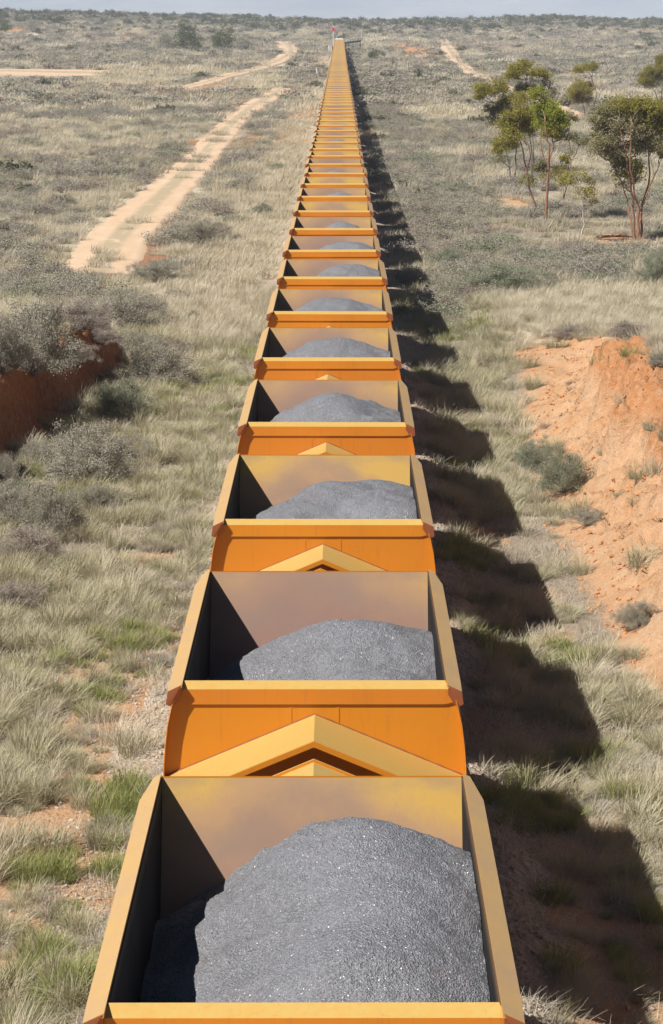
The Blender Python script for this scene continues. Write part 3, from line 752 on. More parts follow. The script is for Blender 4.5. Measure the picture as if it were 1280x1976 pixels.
q = at(643.5, 70, 770); gz = float(ground(q.x, q.y)); top = at(643.5, 52, 770).z
sg = empty('signal_mast', (q.x, q.y, gz)); tag(sg, 'tall thin signal mast with a red head above the train', 'signal')
mb = MB(); mb.tube([(0, 0, 0), (0, 0, top - gz)], 0.09, 8); mb.build('mast', WHITE, sg)
mb = MB(); mb.prism([(0.42 * math.cos(a), top - gz - 0.75 + 0.62 * math.sin(a)) for a in np.linspace(0, 2 * math.pi, 13)[:-1]], 'y', -0.12, 0.02); mb.build('signal_head', REDP, sg)
mb = MB(); mb.tube([(0, -0.12, top - gz - 0.6), (0, -0.32, top - gz - 0.58)], 0.14, 10); mb.build('hood', REDP, sg)

a = at(666, 82, 735); b = at(697, 77.5, 742)
gr = empty('guard_rail', (a.x, a.y, a.z - 1.0)); tag(gr, 'dark guard rail with a pale top beside the far end of the train', 'guard rail')
d = b - a; mb = MB(); mb.add([(0, 0, 0.55), (d.x, d.y, 0.55 + d.z), (d.x, d.y + 0.2, 0.55 + d.z), (0, 0.2, 0.55), (0, 0, 1.0), (d.x, d.y, 1.0 + d.z), (d.x, d.y + 0.2, 1.0 + d.z), (0, 0.2, 1.0)],
     [(0, 1, 5, 4), (3, 7, 6, 2), (4, 5, 6, 7), (0, 3, 2, 1), (0, 4, 7, 3), (1, 2, 6, 5)]); mb.build('beam', BLACK, gr)
mb = MB(); mb.add([(0, 0, 1.003), (d.x, d.y, 1.003 + d.z), (d.x, d.y + 0.2, 1.003 + d.z), (0, 0.2, 1.003), (0, 0, 1.12), (d.x, d.y, 1.12 + d.z), (d.x, d.y + 0.2, 1.12 + d.z), (0, 0.2, 1.12)],
     [(0, 1, 5, 4), (3, 7, 6, 2), (4, 5, 6, 7), (0, 3, 2, 1), (0, 4, 7, 3), (1, 2, 6, 5)]); mb.build('coping', CONC, gr)
for u in (0.05, 0.5, 0.95):
    mb = MB(); mb.box(d.x * u - 0.1, d.x * u + 0.1, d.y * u + 0.03, d.y * u + 0.17, -2.0, 0.549 + d.z * u); mb.build('post', BLACK, gr)

q = on_ground(613, 150)
mp = empty('marker_post', q); tag(mp, 'thin white leaning marker post in the grass left of the train', 'post')
hh = 18 / F_PX * q.y; mb = MB(); mb.tube([(0, 0, -0.1), (-0.08 * hh, 0, hh)], 0.11, 8); mb.build('shaft', WHITE, mp)
mb = MB(); mb.box(-0.08 * hh - 0.13, -0.08 * hh + 0.13, -0.13, 0.13, hh, hh + 0.06); mb.build('cap', WHITE, mp)
q = on_ground(951, 67)
bl = empty('water_trough', q); tag(bl, 'low pale concrete trough far off in the scrub right of the train', 'trough')
mb = MB()
for (x0, x1, y0, y1) in ((-1.6, 1.6, -0.7, -0.5), (-1.6, 1.6, 0.5, 0.7), (-1.6, -1.4, -0.5, 0.5), (1.4, 1.6, -0.5, 0.5)): mb.box(x0, x1, y0, y1, -0.2, 1.3)
mb.build('basin', CONC, bl)

# ------------------------------------------------------------------ plants: prototypes
def blades(n, base_r, length, width, lean, wind=(0.08, 0.03), segs=3, flat=0.0, rs=RNG):
    """n grass blades as tapering ribbons; returns verts, quads"""
    a = rs.uniform(0, 2 * np.pi, n); r = base_r * np.sqrt(rs.random(n))
    bx_, by_ = r * np.cos(a), r * np.sin(a)
    L = length * rs.uniform(0.45, 1.1, n); dirn = a + rs.normal(0, 1.1, n)
    ln = np.clip(lean * rs.uniform(0.3, 1.5, n) + flat, 0, 1.5)
    out = []
    up = np.cos(ln) * L; oh = np.sin(ln) * L
    sx, sy = -np.sin(dirn + rs.normal(0, 0.8, n)), np.cos(dirn)
    for i in range(segs + 1):
        t = i / segs
        cx = bx_ + np.cos(dirn) * oh * t ** 1.5 + wind[0] * L * t * t
        cy = by_ + np.sin(dirn) * oh * t ** 1.5 + wind[1] * L * t * t
        cz = up * (t - 0.28 * t * t * np.clip(ln, 0, 1)) - 0.02
        w_ = width * (1 - t) ** 0.6 * 0.5 + 0.0006
        out.append(np.stack([cx - sx * w_, cy - sy * w_, cz], 1)); out.append(np.stack([cx + sx * w_, cy + sy * w_, cz], 1))
    V = np.stack(out, 1).reshape(-1, 3); k = 2 * (segs + 1)
    b = (np.arange(n) * k)[:, None]
    F = np.concatenate([np.stack([b[:, 0] + 2 * i, b[:, 0] + 2 * i + 1, b[:, 0] + 2 * i + 3, b[:, 0] + 2 * i + 2], 1) for i in range(segs)])
    return V, F
def leafquads(P, size, rs, hang=0.0, aspect=0.45):
    n = len(P); d = rs.normal(0, 1, (n, 3)); d[:, 2] = d[:, 2] * (1 - hang) - hang * 1.2
    d /= np.linalg.norm(d, axis=1)[:, None] + 1e-9
    e = np.cross(d, rs.normal(0, 1, (n, 3))); e /= np.linalg.norm(e, axis=1)[:, None] + 1e-9
    s = size * rs.uniform(0.6, 1.3, n)[:, None]
    V = np.stack([P - d * s * 0.5, P + e * s * aspect * 0.5, P + d * s * 0.5, P - e * s * aspect * 0.5], 1).reshape(-1, 3)
    F = np.arange(4 * n).reshape(n, 4)
    return V, F
def shrub_mesh(name, mat, seed, R_=0.5, H=0.6, nclump=26, nleaf=60, leaf=0.035, spread=0.09, twigs=22):
    rs = np.random.default_rng(seed)
    a = rs.uniform(0, 2 * np.pi, nclump); el = np.arcsin(rs.uniform(0.0, 1.0, nclump)); rr = rs.uniform(0.45, 1.14, nclump)
    lob = 1 + 0.30 * np.sin(a * 2 + rs.uniform(0, 6)) + 0.22 * np.sin(a * 3 + rs.uniform(0, 6))
    cx, cy, cz = R_ * rr * lob * np.cos(a) * np.cos(el), R_ * rr * lob * np.sin(a) * np.cos(el), H * (0.16 + 0.84 * rr * np.sin(el))
    Cc = np.stack([cx, cy, cz], 1)
    P = np.repeat(Cc, nleaf, 0) + rs.normal(0, 1, (nclump * nleaf, 3)) * spread * np.array([1, 1, 0.75])
    P[:, 2] = np.maximum(P[:, 2], 0.01)
    V, F = leafquads(P, leaf, rs)
    mi = np.zeros(len(F), int)
    # twigs as thin ribbons
    TV = []; TF = []
    for k in range(twigs):
        e = Cc[rs.integers(nclump)] * rs.uniform(0.85, 1.3); m_ = e * np.array([0.45, 0.45, 0.6]) + rs.normal(0, 0.04, 3)
        o_ = rs.normal(0, 1, 3); o_ /= np.linalg.norm(o_); w0 = 0.012 * R_ / 0.5
        b = len(V) + len(TV)
        TV += [-o_ * w0, o_ * w0, m_ - o_ * w0 * 0.7, m_ + o_ * w0 * 0.7, e - o_ * w0 * 0.3, e + o_ * w0 * 0.3]
        TF += [(b, b + 1, b + 3, b + 2), (b + 2, b + 3, b + 5, b + 4)]
    if TV: V = np.concatenate([V, np.array(TV)]); F = np.concatenate([F, np.array(TF)]); mi = np.concatenate([mi, np.ones(len(TF), int)])
    return np_mesh(name, V, F, [mat, TWIG], False, mi)

def hidden_collection(name, meshes):
    col = bpy.data.collections.new(name)
    for i, m_ in enumerate(meshes):
        o = bpy.data.objects.new('%s_%03d' % (name, i), m_); col.objects.link(o)
    return col
def instancer(name, P, idx, scl, rot, col, label, cat):
    me = bpy.data.meshes.new(name); n = len(P)
    me.vertices.add(n); me.vertices.foreach_set('co', np.ascontiguousarray(P, np.float32).ravel())
    for an, ty, dat in (('variant', 'INT', np.asarray(idx, np.int32)), ('size', 'FLOAT_VECTOR', np.ascontiguousarray(scl, np.float32).ravel()), ('turn', 'FLOAT_VECTOR', np.ascontiguousarray(rot, np.float32).ravel())):
        at_ = me.attributes.new(an, ty, 'POINT'); at_.data.foreach_set('vector' if ty == 'FLOAT_VECTOR' else 'value', dat)
    me.update()
    o = link(name, me)
    ng = bpy.data.node_groups.new(name + '_scatter', 'GeometryNodeTree')
    ng.interface.new_socket('Geometry', in_out='INPUT', socket_type='NodeSocketGeometry'); ng.interface.new_socket('Geometry', in_out='OUTPUT', socket_type='NodeSocketGeometry')
    gi = ng.nodes.new('NodeGroupInput'); go = ng.nodes.new('NodeGroupOutput')
    ip = ng.nodes.new('GeometryNodeInstanceOnPoints'); ci = ng.nodes.new('GeometryNodeCollectionInfo')
    ci.inputs['Collection'].default_value = col; ci.inputs['Separate Children'].default_value = True; ci.inputs['Reset Children'].default_value = True
    def na(nm, ty):
        q = ng.nodes.new('GeometryNodeInputNamedAttribute'); q.data_type = ty; q.inputs['Name'].default_value = nm; return q.outputs['Attribute']
    L = ng.links.new
    L(gi.outputs[0], ip.inputs['Points']); L(ci.outputs[0], ip.inputs['Instance']); ip.inputs['Pick Instance'].default_value = True
    L(na('variant', 'INT'), ip.inputs['Instance Index']); L(na('size', 'FLOAT_VECTOR'), ip.inputs['Scale'])
    e2r = ng.nodes.new('FunctionNodeEulerToRotation'); L(na('turn', 'FLOAT_VECTOR'), e2r.inputs[0]); L(e2r.outputs[0], ip.inputs['Rotation'])
    L(ip.outputs[0], go.inputs[0])
    md = o.modifiers.new('scatter', 'NODES'); md.node_group = ng
    tag(o, label, cat, kind='stuff'); return o

# grass variants
gv = []
def gmesh(mat, *a, **k):
    V, F = blades(*a, **k); gv.append(np_mesh('grass_tuft', V, F, mat)); return len(gv) - 1
NEAR_OLIVE = [gmesh(G_OLIVE, 260, 0.17, 0.46, 0.0075, 0.65) for _ in range(4)]
NEAR_STRAW = [gmesh(G_STRAW, 220, 0.16, 0.50, 0.0065, 0.6, (0.12, 0.05)) for _ in range(3)]
NEAR_GREEN = [gmesh(G_GREEN, 220, 0.15, 0.36, 0.009, 0.6) for _ in range(3)]
NEAR_GREY = [gmesh(G_GREY, 200, 0.17, 0.38, 0.0065, 0.8) for _ in range(2)]
LITTER = [gmesh(G_STRAW, 70, 0.3, 0.26, 0.005, 1.4, (0, 0), 2) for _ in range(2)] + [gmesh(G_GREY, 70, 0.3, 0.26, 0.005, 1.4, (0, 0), 2)]
FAR_STRAW = [gmesh(G_STRAW, 260, 0.55, 0.42, 0.018, 0.6, (0.25, 0.05), 2) for _ in range(3)]
FAR_OLIVE = [gmesh(G_OLIVE, 260, 0.5, 0.38, 0.018, 0.65, (0.2, 0.05), 2) for _ in range(2)]
FAR_GREY = [gmesh(G_GREY, 240, 0.6, 0.36, 0.020, 0.75, (0.2, 0.05), 2) for _ in range(2)]
VFAR_STRAW = [gmesh(G_STRAW, 260, 1.6, 0.5, 0.05, 0.6, (0.2, 0), 2) for _ in range(2)]
VFAR_GREY = [gmesh(G_GREY, 260, 1.7, 0.45, 0.05, 0.7, (0.2, 0), 2) for _ in range(2)]

def cand(y0, y1, dens, margin=4.0):
    area = ((0.155 * y0 + margin) + (0.155 * y1 + margin)) * (y1 - y0)
    n = int(area * dens); y = np.sqrt(RNG.uniform(y0 ** 2, y1 ** 2, n)) if y0 > 0 else RNG.uniform(y0, y1, n)
    x = RNG.uniform(-1, 1, n) * (0.155 * y + margin)
    return x, y
def on_road(x, y, deep=True):
    r = np.zeros(len(x), bool); c = np.zeros(len(x), bool)
    reach = 0.5 * y / np.maximum(9.75 - prof(y), 2.0) * (y > 150)
    for f in (0.4, 0.8):
        if not deep: break
        r2, _ = on_road(x * (1 + f * reach / y), y + f * reach, False); r |= r2
    for cx, cy, wd in ROADS:
        yi = np.argsort(cy) if abs(cy[-1] - cy[0]) > abs(cx[-1] - cx[0]) else None
        if yi is not None:
            ok = (y > cy.min()) & (y < cy.max()); d = np.abs(x - np.interp(y, cy[yi], cx[yi])); ww = np.interp(y, cy[yi], wd[yi])
        else:
            xi = np.argsort(cx); ok = (x > cx.min()) & (x < cx.max()); d = np.abs(y - np.interp(x, cx[xi], cy[xi])) * 0.8; ww = np.interp(x, cx[xi], wd[xi])
        r |= ok & (d < ww * 0.5); c |= ok & (d < 0.34)
    return r, c

GP, GI, GS, GR = [], [], [], []
def put(x, y, variants, smin, smax, tilt=0.15, zs=(0.85, 1.15)):
    n = len(x)
    if n == 0: return
    GP.append(np.stack([x, y, surf(x, y) - 0.01], 1)); GI.append(RNG.choice(variants, n))
    s = smin * 0.85 + (smax * 1.22 - smin * 0.85) * RNG.random(n) ** 1.5; GS.append(np.stack([s, s, s * RNG.uniform(*zs, n)], 1))
    GR.append(np.stack([RNG.normal(0, tilt, n), RNG.normal(0, tilt, n), RNG.uniform(-0.9, 0.9, n)], 1))

for (y0, y1, dn, sc) in ((17, 40, 26, 1.0), (40, 62, 19, 1.08), (62, 92, 13, 1.2)):
    x, y = cand(y0, y1, dn)
    ax = np.abs(x); soil = soil_mask(x, y); straw = straw_mask(x, y)
    clump = fbm(x / 1.25, y / 1.25, 91, 3); tone = fbm(x / 3.5, y / 4.5, 92, 3)
    tl = left_foot(y) - x; tr = x - right_foot(y)
    face = ((tl > -0.25) & (tl < 0.75) & (y < 78)) | ((tr > 0.35) & (tr < 2.7) & (y < 77))
    dens = sst(0.34, 0.48, clump) * (1 - 0.93 * soil)
    dens = np.where(x < 0, dens * sst(2.0, 3.1, ax), dens * sst(2.0, 3.0, ax) * 0.95)
    dens = np.where((ax < 3.4) & (x < 0), dens * 0.6, dens)
    dens = np.where(straw > 0.5, np.maximum(dens, 0.8), dens)
    dens = np.where(face, np.where(fbm(x / 1.1, y / 1.5, 96, 2) > 0.6, 0.12, 0.015), dens)
    dens = np.where((tr > -1.6) & (tr < 1.2) & (y < 82), dens * np.clip(0.75 - (tr + 1.6) * 0.25, 0.05, 1), dens)
    keep = RNG.random(len(x)) < dens
    x, y, straw, tone, ax, tr = x[keep], y[keep], straw[keep], tone[keep], ax[keep], tr[keep]
    u = RNG.random(len(x))
    st = (straw > 0.45) | (u < 0.14); gn = (~st) & (tone > 0.57) & (u < 0.62); gy = (~st) & (~gn) & (u > 0.86); ol = ~(st | gn | gy)
    big = lambda m: fbm(x[m] / 1.25, y[m] / 1.25, 91, 3)
    for msk, var, a, b in ((st, NEAR_STRAW, 0.6, 1.15), (gn, NEAR_GREEN, 0.55, 1.15), (gy, NEAR_GREY, 0.6, 1.1), (ol, NEAR_OLIVE, 0.55, 1.2)):
        put(x[msk], y[msk], var, a * sc, b * sc, 0.15, (0.6, 0.98))
    # fallen straw between the tufts
    x, y = cand(y0, y1, dn * 1.1)
    ax = np.abs(x); tr = x - right_foot(y); tl = left_foot(y) - x
    k = (ax > 1.9) & ~((tr > 0) & (tr < 3.4) & (y < 82) & (RNG.random(len(x)) > 0.06)) & ~((tl > -0.2) & (tl < 0.7) & (y < 78)) & (RNG.random(len(x)) < 0.25 + 0.75 * (1 - soil_mask(x, y)))
    put(x[k], y[k], LITTER, 0.7, 1.3, 0.1)
for (y0, y1, n) in ((17, 45, 900), (45, 95, 1500)):
    y = RNG.uniform(y0, y1, n); x = -RNG.uniform(1.8, 3.5, n)
    k = RNG.random(n) < sst(0.40, 0.62, fbm(x / 0.9, y / 1.6, 131, 3)) * sst(1.6, 2.9, -x); x, y = x[k], y[k]
    put(x, y, NEAR_GREY + NEAR_GREEN[:1] + NEAR_OLIVE[:2], 0.35, 0.85)
# green tufts on the gravel shoulder beside the near wagons
for (px, py, n, r) in [(245, 1555, 22, 0.3), (75, 1690, 30, 0.35), (130, 1920, 22, 0.3), (225, 1690, 12, 0.2), (430, 800, 26, 0.55), (455, 745, 26, 0.6), (470, 690, 26, 0.7), (505, 590, 18, 0.6), (260, 1240, 30, 0.45), (230, 1570, 14, 0.3),
                       (80, 1880, 18, 0.25), (960, 1270, 24, 0.3), (985, 1590, 18, 0.3), (905, 1065, 16, 0.3), (1040, 1570, 26, 0.5), (900, 1095, 16, 0.3), (820, 620, 20, 0.5)]:
    q = on_ground(px, py); x = q.x + RNG.normal(0, r * 0.6, n); y = q.y + RNG.normal(0, r, n)
    put(x, y, NEAR_GREEN, 0.5, 0.95)
for (y0, y1, dn, a, b, V1, V2, V3) in ((92, 150, 2.6, 0.6, 1.15, FAR_STRAW, FAR_OLIVE, FAR_GREY), (150, 260, 1.1, 0.9, 1.6, FAR_STRAW, FAR_OLIVE, FAR_GREY),
                                       (260, 480, 0.20, 0.9, 1.5, VFAR_STRAW, FAR_OLIVE, VFAR_GREY), (480, 800, 0.07, 1.2, 2.2, VFAR_STRAW, VFAR_GREY, VFAR_GREY), (800, 1450, 0.05, 1.6, 2.8, VFAR_STRAW, VFAR_GREY, VFAR_GREY)):
    x, y = cand(y0, y1, dn, 6); ax = np.abs(x)
    straw = straw_mask(x, y); rd, ctr = on_road(x, y); pat = fbm(x / 3.2, y / 6.0, 95, 3)
    dens = np.maximum(straw, 0.3 + sst(0.38, 0.55, pat) * 0.5) * (1 - 0.9 * soil_mask(x, y))
    dens = np.where(rd, np.where(ctr & (y < 260) & (fbm(x / 2, y / 7, 97, 2) > 0.52), 0.8, 0.0), dens); dens = np.where((ax < 2.6) & (y < 775), 0, dens)
    k = RNG.random(len(x)) < dens; x, y, straw = x[k], y[k], straw[k]
    u = RNG.random(len(x)); st = u < 0.25 + 0.75 * straw; o_ = (~st) & (u < 0.6); g_ = ~(st | o_)
    put(x[st], y[st], V1, a, b); put(x[o_], y[o_], V2, a, b * 0.9); put(x[g_], y[g_], V3, a, b)
GRASS = instancer('grass', np.concatenate(GP), np.concatenate(GI), np.concatenate(GS), np.concatenate(GR), hidden_collection('grass_tufts', gv),
                  'dry olive and straw grass covering the ground beside the track', 'grass')

# ------------------------------------------------------------------ shrubs
SH_NEAR = [shrub_mesh('saltbush', m_, 40 + i, 0.5, 0.55, 60, 90, 0.034, 0.062, 40) for i, m_ in enumerate([S_GREY, S_GREY, S_GREEN, S_GREEN, S_BROWN])]
SH_BIG = [shrub_mesh('saltbush', m_, 50 + i, 0.5, 0.5, 200, 190, 0.0165, 0.038, 90) for i, m_ in enumerate([S_GREY, S_GREY, S_GREEN, S_GREEN, S_BROWN])]
SH_MID = [shrub_mesh('saltbush', m_, 60 + i, 0.5, 0.5, 44, 52, 0.045, 0.075, 18) for i, m_ in enumerate([S_GREY, S_GREY, S_GREEN, S_BROWN, S_BROWN, S_GREY])]
SH_FAR = [shrub_mesh('saltbush', m_, 80 + i, 0.5, 0.46, 20, 16, 0.15, 0.10, 4) for i, m_ in enumerate([S_GREY, S_GREY, S_GREEN, S_BROWN, S_BROWN])]
S_TREE = mat_leaf('dark_green_tree_leaf', (0.075, 0.095, 0.03), (0.15, 0.165, 0.055), 0.3)
SH_TREE = [shrub_mesh('bushy_tree', S_TREE, 140 + i, 0.5, 0.6, 70, 60, 0.04, 0.062, 20) for i in range(3)]
SH_DARK = [shrub_mesh('scrub_bush', S_DARK, 95 + i, 0.5, 0.6, 26, 26, 0.13, 0.09, 6) for i in range(3)]

def place_bush(px, py, wpx, hpx, me_list, k, label, group=None, name='saltbush'):
    q = on_ground(px, py); dist = math.hypot(q.y, CAM_Z)
    k_ = 1.3 if py > 380 else 1.0
    w_ = wpx / F_PX * dist * k_; h_ = hpx / F_PX * dist * k_
    o = link(name, me_list[k]); o.location = (q.x, q.y, q.z - 0.03)
    o.scale = (w_ / 1.15, w_ / 1.15, h_ / 0.66); o.rotation_euler = (0, 0, (px * 0.37) % 6.28)
    tag(o, label, 'bush', group); return q
HAND = [
 (62, 728, 185, 135, 0, 'large grey saltbush hanging over the shaded red bank near the left edge'),
 (5, 720, 120, 110, 1, 'grey saltbush beside the large one, cut by the left edge above the bank'),
 (140, 705, 70, 45, 4, 'small dry bush on the lip of the shaded red bank, right of the large saltbush'),
 (190, 668, 80, 42, 4, 'dry tufty bush on the bank lip nearest the bank corner'),
 (225, 900, 100, 65, 1, 'grey bush right of the wide pale saltbush, out in the grass'),
 (20, 1010, 110, 80, 0, 'grey saltbush low at the left edge, lower left of the rounded one'),
 (60, 1090, 120, 75, 4, 'dry brownish bush at the left, below the rounded grey saltbush'),
 (190, 985, 80, 50, 1, 'small grey bush between the wide pale saltbush and the train'),
 (265, 690, 90, 50, 1, 'grey bush just below the bank corner, above the twiggy one'),
 (345, 690, 60, 36, 4, 'low dry bush right of the twiggy grey bush'),
 (15, 1180, 110, 60, 4, 'dark dry bush in tall grass at the left edge, midway down'),
 (150, 650, 110, 60, 4, 'dry brownish bush on top of the shaded red bank'),
 (232, 640, 130, 78, 1, 'grey bush at the corner where the shaded red bank ends'),
 (285, 615, 70, 40, 4, 'low dark bush just behind the bank corner, above the grey bush'),
 (310, 742, 130, 82, 0, 'grey twiggy bush standing apart in the grass below the bank corner'),
 (235, 805, 110, 70, 2, 'greener bush against the foot of the shaded red bank'),
 (165, 930, 160, 110, 0, 'wide pale saltbush in front of the shaded red bank'),
 (75, 905, 80, 55, 1, 'small saltbush left of the wide pale saltbush, under the bank'),
 (8, 950, 70, 75, 1, 'saltbush cut by the left edge of the photo below the bank'),
 (105, 1035, 120, 100, 0, 'rounded grey saltbush below the wide pale saltbush on the left'),
 (30, 985, 80, 60, 3, 'tufty greenish bush left of the rounded grey saltbush'),
 (1090, 950, 105, 80, 2, 'round blue-green saltbush at the foot of the sunlit red bank'),
 (1035, 905, 90, 55, 3, 'smaller saltbush just left of the round blue-green one by the sunlit bank'),
 (1135, 1010, 60, 32, 0, 'small grey bush on bare earth right of the round saltbush'),
 (1230, 1210, 70, 50, 0, 'grey-green bush on the lower slope of the sunlit red bank'),
 (1100, 655, 60, 30, 4, 'dry bush on top of the sunlit red bank, its left end'),
 (1215, 655, 90, 34, 4, 'wide dry bush on top of the sunlit red bank, its right end'),
 (1268, 705, 40, 24, 0, 'small grey bush at the lip of the sunlit red bank'),
 (1265, 552, 60, 70, 3, 'olive green bush at the right edge behind the sunlit red bank'),
 (960, 560, 150, 52, 2, 'broad blue-green bush beyond the left end of the sunlit bank'),
 (860, 520, 70, 40, 2, 'blue-green bush beside the train shadow, before the broad bush'),
 (505, 418, 50, 24, 2, 'dark green bush alone in the grass between track and dirt road'),
 (530, 330, 45, 24, 2, 'green bush between the dirt road and the train, further along'),
 (370, 622, 34, 22, 2, 'little dark bush in pale grass left of the train'),
 (385, 470, 90, 44, 1, 'grey bush by the lower end of the dirt road, its right side'),
 (300, 540, 80, 36, 1, 'low grey bush at the foot of the dirt road'),
]
for (px, py, ww, hh, k, lb) in HAND: place_bush(px, py, ww, hh, SH_BIG if py > 380 else SH_MID, k, lb, 'bushes that stand out beside the railway')

SX, SY, SS, SI = [], [], [], []
for (y0, y1, dn, smin, smax, set_) in ((72, 150, 1.0, 0.7, 2.0, 0), (150, 300, 0.62, 0.8, 2.3, 0), (300, 700, 0.22, 1.0, 3.2, 1), (700, 1100, 0.07, 1.6, 4.2, 1), (1100, 1460, 0.055, 2.0, 5.5, 1)):
    x, y = cand(y0, y1, dn, 6); ax = np.abs(x)
    straw = straw_mask(x, y); rd, _ = on_road(x, y); pat = fbm(x / 5, y / 9, 101, 4); band = fbm(x / 28, y / 40, 103, 3)
    dens = sst(0.36, 0.56, pat) * (1 - 0.96 * straw) * (0.45 + 0.55 * sst(0.35, 0.55, band)) * (1 - 0.7 * soil_mask(x, y))
    # thick saltbush in a belt along the shadow side of the track
    belt = sst(2.6, 3.6, x) * sst(9, 6, x) * sst(90, 120, y); dens = np.maximum(dens, belt * 0.9)
    dens = np.where(rd | ((ax < 2.9) & (y < 772)), 0, dens); dens = np.where((x < 0) & (ax < 5.5) & (y < 300), dens * 0.12, dens)
    dens = np.where(y < 92, dens * sst(80, 92, y), dens)
    dens = np.where(y > 1150, np.maximum(dens, 0.8), dens)
    k = RNG.random(len(x)) < dens; x, y = x[k], y[k]
    s = smin + (smax - smin) * RNG.random(len(x)) ** 1.8
    SX.append(x); SY.append(y); SS.append(s); SI.append(np.full(len(x), set_))
SX, SY, SS, SI = map(np.concatenate, (SX, SY, SS, SI))
# the 300 that show largest stand as objects of their own
inview = np.abs((SX - CAM_X) / SY) < 0.132
score = np.where(inview, SS / SY, 0); order = np.argsort(-score); first = order[:270]; rest = order[270:]
def zone_label(x, y):
    if x < -13: return 'grey saltbush in the open scrub left of the dirt road', 'saltbushes left of the dirt road'
    if x < 0: return 'grey saltbush in the strip between the dirt road and the train', 'saltbushes between dirt road and train'
    if x < 7: return 'blue-grey saltbush in the belt along the shadow side of the train', 'saltbushes along the train shadow'
    return 'grey saltbush in the scrub around and before the gum trees', 'saltbushes around the gum trees'
for i in first:
    o = link('saltbush', SH_MID[int(RNG.integers(len(SH_MID)))])
    s = float(SS[i]); o.location = (SX[i], SY[i], float(ground(SX[i], SY[i])) - 0.03)
    o.scale = (s * 1.1, s * 1.1, s * RNG.uniform(0.6, 0.85)); o.rotation_euler = (0, 0, RNG.uniform(0, 6.28))
    lb, gp = zone_label(SX[i], SY[i]); tag(o, lb, 'bush', gp)
sv = SH_MID + SH_FAR + SH_DARK
u = RNG.random(len(rest)); yr = SY[rest]
vi = np.where(SI[rest] == 0, RNG.integers(0, len(SH_MID), len(rest)), len(SH_MID) + RNG.integers(0, len(SH_FAR), len(rest)))
darkp = np.interp(yr, [200, 700, 1000, 1150, 1460], [0.02, 0.06, 0.12, 0.45, 0.6])
vi = np.where(u < darkp, len(SH_MID) + len(SH_FAR) + RNG.integers(0, 3, len(rest)), vi)
s = SS[rest]; hz = RNG.uniform(0.55, 0.9, len(rest)) * np.interp(yr, [800, 1200], [1.0, 1.25])
instancer('scrub', np.stack([SX[rest], SY[rest], ground(SX[rest], SY[rest]) - 0.05], 1), vi, np.stack([s * 1.1, s * 1.1, s * hz], 1),
          np.stack([0 * s, 0 * s, RNG.uniform(0, 6.28, len(rest))], 1), hidden_collection('scrub_bushes', sv), 'low grey saltbush scrub covering the plain to the far ridge', 'scrub')

# dark bushes and small trees far off, each its own thing
FARB = [(362, 99, 62, 56, 'dense dark green tree clump above the left plain, right-hand of the tall pair'), (322, 97, 48, 46, 'greyer rounded tree left of the dense dark tree clump'), (432, 98, 62, 48, 'wide dark green tree above the left plain, next to the road bend'),
        (470, 100, 54, 40, 'low grey-green tree beside the wide dark tree near the road bend'), (62, 62, 44, 30, 'grey bush on the far left rise, below the ridge trees'), (10, 62, 36, 24, 'dark bush at the left edge of the far rise'),
        (60, 33, 26, 14, 'dark tree on the skyline at the far left'), (85, 34, 22, 12, 'second skyline tree at the far left, right of the dark one'), (118, 36, 34, 13, 'broad skyline tree left of the ridge middle'), (175, 34, 28, 12, 'skyline tree above the left rise'), (274, 40, 30, 16, 'tall olive tree on the left skyline'),
        (565, 66, 18, 10, 'small dark bush by the top of the far left road'), (580, 112, 24, 16, 'dark round bush right of the far road bend'), (729, 36, 22, 13, 'lone round dark tree on the skyline right of the train head'), (658, 37, 18, 10, 'skyline bush just right of the signal'), (590, 36, 18, 9, 'skyline bush left of the signal'),
        (694, 103, 18, 12, 'dark green bush beside the train near its far end'), (720, 118, 26, 24, 'olive bush right of the far wagons'), (735, 112, 22, 16, 'dark olive bush behind the olive bush by the far wagons'), (755, 105, 24, 20, 'greyish bush on the pale bank right of the far wagons'),
        (760, 130, 14, 16, 'thin dark shrub on the slope right of the train'), (842, 124, 13, 13, 'small dark bush at the left of the far right track'), (808, 155, 22, 26, 'tall dry bush alone in pale grass right of the train'), (1160, 62, 26, 12, 'olive bush in the far scrub at the right'), (1204, 38, 14, 8, 'dark skyline bush at the far right'), (1235, 38, 10, 6, 'tiny dark skyline bush at the far right edge'),
        (840, 45, 26, 9, 'grey tree on the right skyline ridge'), (1010, 40, 30, 9, 'broad tree in the right skyline ridge'), (120, 25 + 18, 20, 10, 'olive bush below the left skyline')]
for i, (px, py, ww, hh, lb) in enumerate(FARB):
    m_ = SH_TREE[i % 3] if 'grey' not in lb else SH_MID[i % 3]
    place_bush(px, py, ww, hh, [m_], 0, lb, 'bushes and small trees far off', 'bush')

